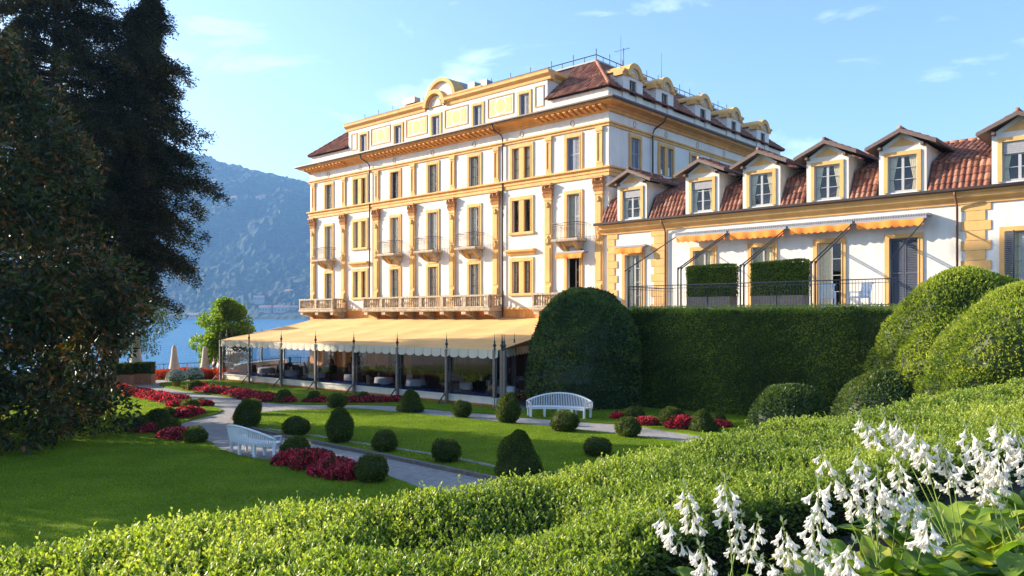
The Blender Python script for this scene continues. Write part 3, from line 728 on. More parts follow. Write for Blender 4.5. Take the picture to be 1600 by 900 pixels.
# mansard roof : steep lower part, shallow upper part
R0y, R0z = -.40, 9.60; R1y, R1z = .38, 11.0; R2y, R2z = 4.5, 12.55
mb = MB()
sec = [(-.36, 9.52), (.44, 10.92), (4.5, 12.48), (8.6, 10.96), (9.2, 9.62)]
mb.add([(x, p[0], p[1]) for x in (-.2, WL) for p in sec] , [(i, i+1, 5+i+1, 5+i) for i in range(4)] + [(4, 0, 5, 9)] + [(0,1,2,3,4), (9,8,7,6,5)])
wr = mb.build('roof', M_gutter, wing)
dcen = [tw(x) for x in (1.72, 6.04, 9.25, 12.46, 15.7, 20.05, 23.8)]
DH = .98
def lim_low(a):
    x = a - .2
    if any(abs(x - c) < DH + .06 for c in dcen): return (0, 0)
    return (0, 1.60)
def lim_up(a):
    x = a - .2
    for c in dcen:
        if abs(x - c) < DH + .1: return (2.0, 4.40)
    return (0, 4.40)
mb = MB(); rn = []
tile_slope(mb, rn, (-.2, R0y, R0z), (1,0,0), (0, .78, 1.40), WL, 1.60, .235, .37, .07, lim_low)
tile_slope(mb, rn, (-.2, R1y, R1z), (1,0,0), (0, 4.12, 1.55), WL, 4.40, .235, .37, .07, lim_up)
hip = 0
for k in range(70):
    a = Vector((-.2 + k*.39, 4.5, 12.58)); b0 = len(mb.f); mb.tube([a, a + Vector((.42, 0, 0))], [.13, .11], 8); rn += [random.random()*.5+.4]*(len(mb.f)-b0)
mb.build('roof_tiles', M_tile, wr, attr=rn, fix=False)
# snow bars: none; gabled dormers
OW = .60
for k, c in enumerate(dcen):
    zb, zt2 = 9.74, zw(11.27)-.02; yf = -.34
    T2 = lambda a, d, z, y0=yf: (a, d + y0, z)
    mb = MB(T2)
    wall_grid(mb, c-DH, c+DH, zb-.1, zw(11.62), [(c-OW, c+OW, zb, zt2)], reveal=.2)
    mb.add([(c-DH, 0, zw(11.62)), (c+DH, 0, zw(11.62)), (c, 0, zw(12.24))], [(0,1,2)])
    for x in (c-DH, c+DH): mb.add([(x, 0, zb-.1), (x, 3.3, zb-.1), (x, 3.3, zw(11.62)), (x, 0, zw(11.62))], [(0,1,2,3)])
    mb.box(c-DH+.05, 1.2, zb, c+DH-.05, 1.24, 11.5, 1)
    dm = mb.build('dormer', [M_white, M_dark], wing, fix=False)
    mb = MB(T2); frame_boxes(mb, c-OW, c+OW, zb, zt2, .17, .06, False)
    mb.prism([(c-.62, zw(11.66)), (c+.62, zw(11.66)), (c, zw(12.02))], 'y', -.03, 0)
    mb.build('dormer_surround', M_ochre, dm)
    mb = MB(T2)
    for (x, y) in ((c-OW, c), (c, c+OW)):
        mb.box(x, .08, zb, x+.055, .13, zt2); mb.box(y-.055, .08, zb, y, .13, zt2); mb.box(x+.055, .08, zb, y-.055, .13, zb+.1); mb.box(x+.055, .08, zt2-.06, y-.055, .13, zt2)
        for q in (.36, .68): zz = zb + (zt2-zb)*q; mb.box(x+.055, .085, zz-.013, y-.055, .12, zz+.013)
    mb.build('dormer_sash', M_sash, dm)
    mb = MB(T2); mb.add([(c-OW+.05, .105, zb), (c+OW-.05, .105, zb), (c+OW-.05, .105, zt2-.05), (c-OW+.05, .105, zt2-.05)], [(0,1,2,3)]); mb.build('dormer_pane', M_glass, dm, fix=False)
    mb = MB(T2)
    for sg in (-1, 1):
        n = 12; vs = []
        for i in range(n+1):
            f_ = i/n; xo = OW*(1 - f_*.55)*1.0; xi = OW*(1 - f_*.85)
            x = c + sg*(OW*.98 - f_*OW*.62); y = .17 + .03*math.sin(i*2.1)
            vs += [(c + sg*(OW*.98 - f_*OW*.38), y, zb+.1), (c + sg*(OW*.98 - f_*OW*.30), y, zb+.55), (x, y, zt2)]
        mb.add(vs, [(3*i, 3*i+3, 3*i+4, 3*i+1) for i in range(n)] + [(3*i+1, 3*i+4, 3*i+5, 3*i+2) for i in range(n)], 0, True)
    mb.build('curtain', M_curt, dm, fix=False)
    if k in (0, 1, 5):
        mb = MB(T2); hb_ = .42 if k != 5 else .5; n = 6
        for i in range(n): mb.box(c-OW+.02, .02, zt2-hb_+i*hb_/n, c+OW-.02, .045+.01*(i % 2), zt2-hb_+(i+1)*hb_/n-.006)
        mb.build('roller_shutter', M_casing, dm)
    # gable roof with tiles, soffit and rafters
    ov = 1.42; fo = -.40; zr = zw(12.36); ze_ = zw(11.70); ang = Vector((ov, 0, zr - ze_)); 
    mb = MB(T2)
    for sg in (-1, 1):
        p0 = (c, zr-.06); p1 = (c + sg*ov, ze_-.06)
        mb.add([(p0[0], fo, p0[1]), (p1[0], fo, p1[1]), (p1[0], 3.4, p1[1]), (p0[0], 3.4, p0[1]), (p0[0], fo, p0[1]-.07), (p1[0], fo, p1[1]-.07), (p1[0], 3.4, p1[1]-.07), (p0[0], 3.4, p0[1]-.07)],
               [(0,1,2,3),(4,7,6,5),(0,4,5,1),(1,5,6,2),(0,3,7,4)])
        mb.add([(p0[0], fo-.04, p0[1]+.06), (p1[0]+sg*.04, fo-.04, p1[1]+.06), (p1[0]+sg*.04, fo-.04, p1[1]-.10), (p0[0], fo-.04, p0[1]-.12),
                (p0[0], fo-.003, p0[1]+.06), (p1[0]+sg*.04, fo-.003, p1[1]+.06), (p1[0]+sg*.04, fo-.003, p1[1]-.10), (p0[0], fo-.003, p0[1]-.12)], [(0,1,2,3),(7,6,5,4),(0,4,5,1),(3,2,6,7),(1,5,6,2)])
        mb.tube([(c+sg*(ov+.03), fo, ze_-.07), (c+sg*(ov+.03), 2.5, ze_-.07)], .06, 6)
        mb.box(c+sg*(DH-.10)-.06, fo+.05, zw(11.55), c+sg*(DH-.10)+.06, -.003, zw(11.66))
    dr = mb.build('dormer_roof', M_eave, dm)
    mb = MB(T2); rn = []
    U1 = Vector((ov, 0, zr - ze_)); ln = U1.length
    tile_slope(mb, rn, (c-ov, fo+.02, ze_), (0,1,0), U1, 3.5, ln, .235, .36, .05)
    tile_slope(mb, rn, (c+ov, fo+.02, ze_), (0,1,0), (-ov, 0, zr-ze_), 3.5, ln, .235, .36, .05)
    for i in range(10):
        b0 = len(mb.f); mb.tube([(c, fo+i*.36, zr+.04), (c, fo+i*.36+.39, zr+.03)], [.1, .085], 7); rn += [random.random()]*(len(mb.f)-b0)
    mb.build('dormer_tiles', M_tile, dm, attr=rn, fix=False)
# awnings
mb = MB(); a = tw(1.53)
mb.box(a-1.05, -.36, zw(8.13)-.05, a+1.05, -.01, zw(8.13)+.06); aw = mb.build('awning_box', M_casing, wing)
valance(TF, a-.92, a+.92, -.34, zw(8.1), zw(7.72)).build('valance', M_awn, aw, fix=False)
jo = [4.55, 7.62, 10.68, 13.75, 16.8]
mb = MB(); mb.box(tw(jo[0]), -.55, 8.60, tw(jo[-1]), -.02, 8.72)
for i in range(120):
    x = tw(jo[0]) + .05 + i*.104
    if x < tw(jo[-1])-.05: mb.box(x, -.60, 8.60, x+.055, -.551, 8.69)
aw = mb.build('awning_box', M_casing, wing)
PX = 5.5; ZP = 6.42
for i in range(4):
    a0, a1 = tw(jo[i])+.16, tw(jo[i+1])-.16
    m_ = valance(TF, a0, a1, -.62, 8.59, 8.17 if i != 1 else 8.12, .10, .3); m_.build('valance', M_awn, aw, fix=False)
    mb = MB(); mb.box(a0-.1, -.68, 8.44, a1+.1, -.52, 8.58); mb.build('front_bar', M_casing, aw)
    mb = MB()
    for t_ in (tw(jo[i])+.08, tw(jo[i+1])-.08):
        if i == 3 and t_ > tw(16): pass
        mb.tube([(t_, -.65, 8.46), (t_, -PX+.05, ZP+.02)], .03, 6)
    mb.build('awning_arm', M_iron, aw)
# roof terrace slab and its retaining wall
mb = MB(); mb.box(4.9, -PX-.15, FLZ-.22, 19.5, -.01, FLZ); mb.box(4.9, -4.9, -.1, 19.5, -4.6, FLZ-.22); mb.box(0, -3.6, -.1, 4.9, -.01, 3.9)
mb.build('terrace_slab', M_pave, wing)

def wing_thing(name, loc, label, cat, group=None, rz=0):
    m = Matrix.Translation((W0[0], W0[1], 0)) @ Matrix.Rotation(RZ, 4, 'Z') @ Matrix.Translation(loc) @ Matrix.Rotation(rz, 4, 'Z')
    e = empty(name, (0,0,0), 0, label, cat, group); e.matrix_world = m; return e
rl = wing_thing('metal_railing', (0, 0, 0), 'grey metal railing along the roof terrace with tall awning posts', 'railing')
mb = MB(); iron_rail(mb, [(5.1, -1.2), (5.1, -PX), (17.5, -PX)], FLZ, 1.06, .125); mb.build('rail_bars', M_metal, rl)
for t_ in (tw(jo[0])+.14, ): pass
pts_ = sorted([tw(j)+.08 for j in jo[:-1]] + [tw(j)-.08 for j in jo[1:]])
for t_ in pts_:
    if t_ < 5.1: t_ = 5.14
    mb = MB(); mb.tube([(t_, -PX+.04, FLZ), (t_, -PX+.04, ZP+.05)], .035, 6); mb.tube([(t_, -PX+.04, ZP+.05), (t_, -PX+.12, ZP+.02)], .05, 6); mb.build('post', M_iron, rl)
# ------------------------------------------------------------------ vegetation colours
LM_box = leafmat('clipped box leaves', [(0, (.02, .030, .006)), (.4, (.08, .115, .014)), (.8, (.16, .195, .024)), (1, (.27, .28, .04))], .6, .35, .25)
LM_hedge = leafmat('young box leaves', [(0, (.025, .045, .008)), (.3, (.09, .15, .02)), (.6, (.24, .31, .04)), (1, (.52, .52, .12))], .42, .42, .5)
LM_laurel = leafmat('laurel leaves', [(0, (.012, .026, .010)), (.5, (.055, .10, .022)), (.88, (.11, .18, .035)), (1, (.20, .21, .04))], .45, .25, .4)
LM_privet = leafmat('privet leaves', [(0, (.025, .045, .008)), (.5, (.13, .195, .022)), (1, (.36, .40, .055))], .5, .4, .3)
LM_con = leafmat('cypress sprays', [(0, (.012, .015, .008)), (.6, (.032, .036, .015)), (.85, (.075, .068, .022)), (1, (.15, .085, .025))], .7, .3, .2)
LM_mag = leafmat('magnolia leaves', [(0, (.008, .016, .005)), (.45, (.020, .036, .009)), (.74, (.07, .095, .015)), (.80, (.14, .055, .018)), (1, (.28, .12, .03))], .42, .2, .35)  # paler green stop puts sunlit highlights into some leaves' colour
LM_plane = leafmat('lime tree leaves', [(0, (.05, .10, .015)), (.5, (.13, .22, .025)), (1, (.30, .36, .05))], .5, .5)
LM_red = leafmat('red begonias', [(0, (.03, .012, .012)), (.46, (.05, .07, .015)), (.52, (.36, .010, .03)), (.8, (.66, .03, .09)), (1, (.88, .20, .26))], .6, .3, .3, (1.4, .8, .8))
LM_coleus = leafmat('red coleus leaves', [(0, (.05, .03, .01)), (.3, (.32, .04, .02)), (.8, (.58, .09, .03)), (1, (.65, .20, .05))], .6, .3, .3, (1.4, 1, .8))
LM_wh = leafmat('white daisies', [(0, (.05, .10, .03)), (.25, (.10, .16, .05)), (.35, (.70, .70, .55)), (1, (.85, .85, .78))], .6, .3, .3, (1.1, 1.1, 1))
LM_blue = leafmat('blue flowers', [(0, (.02, .05, .03)), (.35, (.03, .07, .03)), (.45, (.04, .09, .45)), (1, (.10, .20, .75))], .6, .3, .3, (1, 1, 1.4))

def smooth(a, b, x):
    t = np.clip((x - a) / (b - a), 0, 1); return t * t * (3 - 2 * t)
def vnoise(P, sc, seed=0):
    """cheap smooth 3-d noise from sines"""
    r = np.random.default_rng(seed); o = np.zeros(len(P))
    for k in range(6):
        d = r.normal(size=3) * sc; o += np.sin(P @ d + r.uniform(0, 6.28)) / 6
    return o * 1.6
# ------------------------------------------------------------------ ground
far_edge_px = [(-500, 925), (0, 846), (130, 826), (330, 796), (460, 776), (600, 768), (700, 768), (760, 753), (860, 728), (940, 716), (1040, 692), (1140, 668), (1200, 658), (1300, 652), (1400, 634), (1480, 613), (1600, 594), (1750, 580)]
HT = 3.0
far_edge = [G(x, y, HT) for x, y in far_edge_px]
near_edge = [(-3.2, -.2), (.25, 3.15), (.85, 4.45), (1.6, 5.15), (2.05, 5.5), (3.5, 6.6), (5.2, 7.7), (9.2, 11.3), (14, 15.5), (far_edge[-1][0]+2.5, far_edge[-1][1]-2)]
def seg_dist(P, poly):
    P = np.asarray(P, float); best = np.full(len(P), 1e9); sign = np.zeros(len(P))
    for (a, b) in zip(poly[:-1], poly[1:]):
        a = np.array(a); b = np.array(b); d = b - a; t = np.clip(((P - a) @ d) / (d @ d), 0, 1)
        q = P - (a + t[:, None] * d); ds = np.linalg.norm(q, axis=1); s = d[0]*q[:, 1] - d[1]*q[:, 0]
        m = ds < best; best[m] = ds[m]; sign[m] = np.sign(s[m])
    return best * sign            # positive on the left of the line
shore = [(-300, 40), (-60, 57), (-36, 61), (-28, 63), (-24, 67), (-21, 72), (-10, 84), (60, 150), (200, 300)]
def ground_h(P):
    d1 = -seg_dist(P, [(far_edge[0][0]-12, far_edge[0][1]-7)] + far_edge + [(40, 40)])        # inside the raised side
    h = 2.6 * smooth(.5, 1.9, d1)
    dr = seg_dist(P, [(30, 0), (11.5, 16.5), (11.2, 24), (16, 27.5), (60, 10)])
    h = np.maximum(h, 0)
    x, y = P[:, 0], P[:, 1]
    h = np.where((h < .01), -.6 * smooth(52.5, 56, y + .15 * (x + 20)) * (x < 0), h)
    ds = seg_dist(P, shore)
    return np.where(ds > .8, h - 3.2 * smooth(.8, 1.2, ds), h)
xs = np.unique(np.concatenate([np.arange(-90, -45, 4.), np.arange(-45, 32, .5), np.arange(32, 200, 8.)])); ys = np.unique(np.concatenate([np.arange(-60, -4, 4.), np.arange(-4, 82, .5), np.arange(82, 260, 8.)]))
XX, YY = np.meshgrid(xs, ys); P2 = np.stack([XX.ravel(), YY.ravel()], 1); ZZ = ground_h(P2)
nx, ny = len(xs), len(ys); idx = np.arange(nx*ny).reshape(ny, nx)
Fc = np.stack([idx[:-1, :-1], idx[:-1, 1:], idx[1:, 1:], idx[1:, :-1]], -1).reshape(-1, 4)
M_gravel = mat('grey gravel', (.40, .375, .35), .95, .25, 3.5, 1.0, 60, c2=(.20, .19, .19), detail=15)
for _n in M_gravel.node_tree.nodes:
    if _n.type == 'TEX_NOISE': _n.inputs['Roughness'].default_value = .78
g = np_mesh('ground', np.c_[P2, ZZ], Fc, M_gravel, smooth=True); tag(g, kind='structure')
def lawnmat():
    m, t, b = nodes('mown lawn')
    tcn = t.nodes.new('ShaderNodeTexCoord')
    n = t.nodes.new('ShaderNodeTexNoise'); n.inputs['Scale'].default_value = .9; n.inputs['Detail'].default_value = 8
    n2 = t.nodes.new('ShaderNodeTexNoise'); n2.inputs['Scale'].default_value = 38; n2.inputs['Detail'].default_value = 4
    for q in (n, n2): t.links.new(tcn.outputs['Object'], q.inputs['Vector'])
    r = t.nodes.new('ShaderNodeValToRGB'); e = r.color_ramp.elements; e[0].position = .3; e[0].color = (.10, .175, .006, 1); e[1].position = .7; e[1].color = (.165, .25, .010, 1)
    r2 = t.nodes.new('ShaderNodeValToRGB'); e = r2.color_ramp.elements; e[0].position = .3; e[0].color = (.62, .66, .6, 1); e[1].position = .68; e[1].color = (1.15, 1.12, 1, 1)
    mm = t.nodes.new('ShaderNodeMixRGB'); mm.blend_type = 'MULTIPLY'; mm.inputs['Fac'].default_value = 1
    t.links.new(n.outputs['Fac'], r.inputs[0]); t.links.new(n2.outputs['Fac'], r2.inputs[0]); t.links.new(r.outputs[0], mm.inputs['Color1']); t.links.new(r2.outputs[0], mm.inputs['Color2'])
    t.links.new(mm.outputs[0], b.inputs['Base Color']); b.inputs['Roughness'].default_value = .9
    b.inputs['Specular IOR Level'].default_value = .15
    bu = t.nodes.new('ShaderNodeBump'); bu.inputs['Strength'].default_value = 1; bu.inputs['Distance'].default_value = .03
    t.links.new(n2.outputs['Fac'], bu.inputs['Height']); t.links.new(bu.outputs[0], b.inputs['Normal'])
    return m
M_lawn = lawnmat()
def smooth_poly(pts, it=2):
    for _ in range(it):
        q = []
        for a, b in zip(pts, pts[1:] + pts[:1]): q += [(a[0]*.75+b[0]*.25, a[1]*.75+b[1]*.25), (a[0]*.25+b[0]*.75, a[1]*.25+b[1]*.75)]
        pts = q
    return pts
def lawn(pts, name='lawn', z=.05, it=2, m=None, kind='structure'):
    pts = smooth_poly(pts, it); n = len(pts)
    mb = MB(); mb.add([(x, y, z) for x, y in pts], [tuple(range(n))]); mb.add([(x, y, z) for x, y in pts] + [(x, y, -.02) for x, y in pts], [(i, (i+1) % n, n+(i+1) % n, n+i) for i in range(n)])
    o = mb.build(name, m or M_lawn); tag(o, kind=kind); return o
L1 = [G(x, y) for x, y in [(120, 604), (172, 604), (232, 612), (298, 626), (338, 637), (352, 644), (306, 655), (276, 664), (288, 680), (332, 692), (338, 702), (390, 718), (440, 722), (470, 704), (520, 716), (575, 733), (612, 748), (660, 766), (700, 779)]]
L1 += [(far_edge[6][0]-.2, far_edge[6][1]+9.4), (far_edge[6][0]-1, far_edge[6][1]-.8), (far_edge[3][0], far_edge[3][1]-.7), (-8, 1), (-30, 4), (-34, 45), (-26, 47)]
lawn(L1, it=1)
L2 = [G(x, y) for x, y in [(360, 657), (385, 649), (430, 643), (500, 640.5), (566, 639.5), (629, 646), (695, 652), (777, 660), (860, 668), (960, 679), (1030, 687), (1120, 700)]] + [(6.5, 21), (4.5, 17.5)] + [G(x, y) for x, y in [(920, 775), (850, 765), (764, 748), (675, 729), (585, 710), (500, 694), (430, 680), (380, 668)]]
lawn(L2, it=1)
L3 = [G(x, y) for x, y in [(250, 604), (295, 613), (340, 619), (385, 625), (441, 632), (520, 633), (574, 633), (621, 635), (700, 643), (775, 648), (800, 651)]] + [(-.3, 36.3), (-10, 44.2), (-19.3, 52.2), (-22.5, 50)]
lawn(L3, it=1)
L4 = [G(x, y) for x, y in [(800, 652), (850, 655), (925, 661), (975, 664), (1050, 675), (1130, 688)]] + [(9.5, 24), (14.5, 28.6), (6.5, 36), (1, 37.2)]
lawn(L4, it=1)
# stone edging of the oval lawn and the thin gravel line inside it
def ribbon(pxs, w_, z, name, m, zlo=-.02):
    pts = [Vector((*G(x, y), 0)) for x, y in pxs]
    pts = [pts[0]] + [p for a, b in zip(pts[:-1], pts[1:]) for p in (a.lerp(b, .25), a.lerp(b, .75))] + [pts[-1]]
    mb = MB(); vs = []
    for i, p in enumerate(pts):
        d = (pts[min(i+1, len(pts)-1)] - pts[max(0, i-1)]).normalized(); nn = Vector((-d.y, d.x, 0)) * w_ / 2
        for q, zz in ((p-nn, zlo), (p-nn, z), (p+nn, z), (p+nn, zlo)): vs.append((q.x, q.y, zz))
    n = len(pts); mb.add(vs, [(4*i+j, 4*i+j+1, 4*i+5+j, 4*i+4+j) for i in range(n-1) for j in range(3)])
    return tag(mb.build(name, m), kind='structure')
ribbon([(362, 656), (372, 666), (430, 680), (500, 695), (585, 711), (675, 730), (764, 749), (850, 766)], .16, .10, 'lawn_kerb', mat('kerb stone', (.16,.14,.12), .9, .3, 8))
ribbon([(415, 672), (470, 679), (540, 691), (590, 699), (690, 714), (740, 724), (775, 732)], .22, .058, 'gravel_strip', M_gravel)

# ------------------------------------------------------------------ lake, mountain, haze
def watermat():
    m, t, b = nodes('lake water'); b.inputs['Base Color'].default_value = (.025, .15, .30, 1); b.inputs['Roughness'].default_value = .25; b.inputs['IOR'].default_value = 1.33
    tcn = t.nodes.new('ShaderNodeTexCoord'); mp_ = t.nodes.new('ShaderNodeMapping'); mp_.inputs['Scale'].default_value = (.35, 1, 1)
    n = t.nodes.new('ShaderNodeTexNoise'); n.inputs['Scale'].default_value = .9; n.inputs['Detail'].default_value = 8; n.inputs['Roughness'].default_value = .65
    t.links.new(tcn.outputs['Object'], mp_.inputs[0]); t.links.new(mp_.outputs[0], n.inputs[0])
    bu = t.nodes.new('ShaderNodeBump'); bu.inputs['Strength'].default_value = .5; bu.inputs['Distance'].default_value = .5
    t.links.new(n.outputs['Fac'], bu.inputs['Height']); t.links.new(bu.outputs[0], b.inputs['Normal']); return m
mb = MB(); mb.add([(-5000, -3000, -1.6), (3000, -3000, -1.6), (3000, 4300, -1.6), (-5000, 4300, -1.6)], [(0,1,2,3)])
tag(mb.build('water', watermat()), kind='structure')
ks = np.linspace(-1.6, .8, 520); rows_ = np.linspace(0, 1, 130)
skyx = [-2000, -400, -100, 100, 200, 250, 318, 350, 380, 410, 430, 455, 485, 520, 600, 700, 800, 1000, 1300, 2000]
skyy = [212, 212, 212, 214, 218, 226, 241, 251, 260, 268, 272, 278, 288, 300, 330, 370, 410, 455, 480, 485]
KK, TT = np.meshgrid(ks, rows_); px_ = 800 + F * KK
Yd = 1700 + 1500 * TT + 60*np.sin(KK*9) * (1-TT)
ridge = (HY - np.interp(px_, skyx, skyy)) / F * 2750
prof = np.where(TT < .7, smooth(0, .7, TT) * .35 + .65 * (TT/.7) , 1 - (TT-.7)*1.5)
XX2 = KK * Yd; Pm = np.stack([XX2.ravel()/1000, Yd.ravel()/1000, np.zeros(XX2.size)], 1)
nz = vnoise(Pm, 7, 3)*.5 + vnoise(Pm, 18, 4)*.28 + vnoise(Pm, 45, 5)*.14
nz2 = vnoise(Pm, 160, 6)*4 + vnoise(Pm, 330, 8)*5 + rng.normal(size=XX2.size)*4.0
hz_ = ridge*prof
hm = hz_ + nz.reshape(KK.shape) * 60 * np.sin(np.pi*np.clip(TT/.7, 0, 1)) * (hz_ > 5) + nz2.reshape(KK.shape) * smooth(0, .06, TT)
hm = np.where(TT == 0, -4, hm)
i_ = np.arange(KK.size).reshape(KK.shape); Fm = np.stack([i_[:-1, :-1], i_[:-1, 1:], i_[1:, 1:], i_[1:, :-1]], -1).reshape(-1, 4)
M_forest = mat('forested slope', (.028, .050, .022), 1, .5, .012, 1.0, .06, c2=(.010, .022, .014), detail=12)
M_forest.node_tree.nodes['Bump'].inputs['Distance'].default_value = 12
mt = np_mesh('mountain', np.c_[XX2.ravel(), Yd.ravel(), hm.ravel()], Fm, M_forest); tag(mt, kind='structure')
def mount_z(px, Y):
    k = (px-800)/F; j = int(np.argmin(abs(ks-k))); ii = int(np.argmin(abs(Yd[:, j]-Y))); return float(hm[ii, j])
M_hwall = mat('villa walls', (.36, .32, .27), .9, .1, .2); M_hroof = mat('villa roof', (.30, .15, .10), .9, .2, .2)
for (px, Y, wd_, ht, lb) in ((415, 1725, 26, 17, 'pale villa on the far shore just right of the round tree'), (440, 1720, 34, 19, 'widest white villa on the far lake shore'), (458, 1750, 20, 13, 'small pale house above the far shore by the hotel corner'), (405, 1780, 22, 14, 'small house higher above the far shore'),
        (303, 1712, 24, 14, 'small villa on the far shore left of the round tree'), (352, 2300, 22, 12, 'white house high on the mountainside, left of the pair'), (366, 2330, 20, 12, 'white house high on the mountainside, right one of the pair'), (335, 2420, 20, 12, 'white house just beneath the mountain crest beside the cypress'), (404, 2350, 16, 10, 'tiny house high on the mountainside below the crest'), (452, 1850, 18, 12, 'lone house in the woods above the shore villas')):
    x = (px-800)/F*Y; z = max(-1, mount_z(px, Y)-3)
    e = empty('villa', (x, Y, z), random.uniform(-.4, .4), lb, 'house', 'houses on the far mountainside')
    mb = MB(); mb.box(-wd_/2, -6, -6, wd_/2, 6, ht*.7); mb.build('wall', M_hwall, e)
    mb = MB(); mb.prism([(-7, ht*.7), (7, ht*.7), (0, ht)], 'x', -wd_/2-1, wd_/2+1); mb.build('roof', M_hroof, e)
    mb = MB()
    for q in range(4): mb.box(-wd_/2+wd_*(q+.3)/4, -6.15, ht*.32, -wd_/2+wd_*(q+.7)/4, -6.0, ht*.55)
    mb.build('window', M_sashd, e)
mb = MB(); mb.box(-4600, -2600, -6, 2600, 3900, 700)
hz = mb.build('haze', []); tag(hz, kind='stuff')
hm_ = bpy.data.materials.new('haze air'); hm_.use_nodes = True; t = hm_.node_tree; t.nodes.remove(t.nodes['Principled BSDF'])
pv = t.nodes.new('ShaderNodeVolumePrincipled'); pv.inputs['Color'].default_value = (.28, .56, 1.0, 1); pv.inputs['Density'].default_value = .00014; pv.inputs['Anisotropy'].default_value = .2
t.links.new(pv.outputs[0], t.nodes['Material Output'].inputs['Volume']); hz.data.materials.append(hm_)

# ------------------------------------------------------------------ dining pavilion against the hotel
pv_e = empty('dining_pavilion', (0, 0, 0), 0, 'glass dining pavilion under a cream canvas roof along the hotel front', 'pavilion')
# bare earth of the planting bed beside the camera
_gx, _gy = np.meshgrid(np.arange(-7, 16, .2), np.arange(-6, 14, .2)); _P = np.stack([_gx.ravel(), _gy.ravel()], 1); _h = ground_h(_P)
_i = np.arange(_gx.size).reshape(_gx.shape); _c = np.stack([_i[:-1, :-1], _i[:-1, 1:], _i[1:, 1:], _i[1:, :-1]], -1).reshape(-1, 4); _c = _c[(_h > 2.58)[_c].all(1)]
_z = _h + .03 + .025*vnoise(np.c_[_P, _h], 9, 77)
tag(np_mesh('planting_soil', np.c_[_P, _z], _c, M_soil, smooth=True), kind='structure')
P0, P1, P2_, P3, P4 = (2.1, 47.2), (-.62, 35.85), (-19.1, 51.45), (-21.9, 62.5), (-20.2, 69.5)
TE, BE = 2.67, 2.28
def hl(s, d=0.0, dx=0): u_ = (-.7418, .6706); v_ = (.6708, .7416); return (C0[0]+u_[0]*s+v_[0]*d, C0[1]+u_[1]*s+v_[1]*d)
top = [hl(1.0, -.02), hl(29.5, -.02), hl(30.9, 3.0)]
mb = MB()
n = 84; vs = []
def rowpt(f, g_):      # f along, g_ 0 eave..1 wall
    e = np.array(P1)*(1-f) + np.array(P2_)*f; w_ = np.array(top[0])*(1-f) + np.array(top[1])*f
    p = e*(1-g_) + w_*g_; z = TE + (4.12-TE)*g_ - .10*math.sin(math.pi*g_) - .07*abs(math.sin(f*math.pi*7))*(math.sin(math.pi*g_)**.7)
    return (p[0], p[1], z)
m_ = 10; vs = [rowpt(i/n, j/m_) for i in range(n+1) for j in range(m_+1)]
mb.add(vs, [(i*(m_+1)+j, (i+1)*(m_+1)+j, (i+1)*(m_+1)+j+1, i*(m_+1)+j+1) for i in range(n) for j in range(m_)], 0, True)
def tri(a, b, c): mb.add([a, b, c], [(0,1,2)])
tri((*P0, TE), (*P1, TE), (*top[0], 4.12)); 
for A, B in ((P2_, P3), (P3, P4)):
    k = 6; vs = []
    for i in range(k+1):
        e = np.array(A)*(1-i/k)+np.array(B)*(i/k)
        for j in range(5): g_ = j/4; vs.append((e[0]*(1-g_)+top[1][0]*g_, e[1]*(1-g_)+top[1][1]*g_, TE+(4.12-TE)*g_-.08*math.sin(math.pi*g_)))
    mb.add(vs, [(i*5+j, (i+1)*5+j, (i+1)*5+j+1, i*5+j+1) for i in range(k) for j in range(4)], 0, True)
mb.build('canopy', M_canopy, pv_e, fix=False)
# valance with a scalloped and slit lower edge
def pval(A, B, outn, name='valance'):
    A = Vector((*A, 0)); B = Vector((*B, 0)); ln = (B-A).length; o_ = Vector((*outn, 0)).normalized()
    mb = MB(); st = .62; k = int(ln/st); st = ln/k; 
    for i in range(k):
        vs = []; q = 10
        for j in range(q+1):
            f = j/q; p = A.lerp(B, (i+f*.97)/k); bul = .05*math.sin(math.pi*f)
            sc = .10*(1-abs(2*f-1)**3)
            vs += [(p.x+o_.x*.03, p.y+o_.y*.03, TE+.01), (p.x+o_.x*(.05+bul*.3), p.y+o_.y*(.05+bul*.3), TE-.26), (p.x+o_.x*(.05+bul), p.y+o_.y*(.05+bul), TE-.30-sc)]
        mb.add(vs, [(3*j, 3*j+3, 3*j+4, 3*j+1) for j in range(q)] + [(3*j+1, 3*j+4, 3*j+5, 3*j+2) for j in range(q)], 0, True)
    mb.build(name, M_val, pv_e, fix=False)
fo_ = (-.6708, -.7416)
pval(P1, P2_, (-.645, -.764)); pval(P0, P1, (.97, -.23)); pval(P2_, P3, (-.97, -.24)); pval(P3, P4, (-.97, .2))
def inv_front(px):     # point on front eave line at a given image column
    k = (px-800)/F; A = np.array(P1); d = np.array(P2_)-A
    f = (k*A[1]-A[0])/(d[0]-k*d[1]); return tuple(A+d*f)
fr = [inv_front(x) for x in (789, 698.5, 621.5, 553.5, 493.7, 440, 389.8, 345)]
side = [tuple(np.array(P2_)*(1-f)+np.array(P3)*f) for f in (.33, .66, 1.0)] + [tuple(np.array(P3)*(1-f)+np.array(P4)*f) for f in (.5, 1)]
rside = [tuple(np.array(P1)*(1-f)+np.array(P0)*f) for f in (.28, .6, .95)]
def finial(x, y, zt, par):
    mb = MB(); mb.lathe((x, y, zt), [(.05, 0), (.05, .06), (.03, .09), (.07, .16), (.085, .2), (.06, .25), (.03, .3), (.045, .36), (.02, .42), (.004, .72)], 8)
    mb.build('finial', M_iron, par)
allp = []
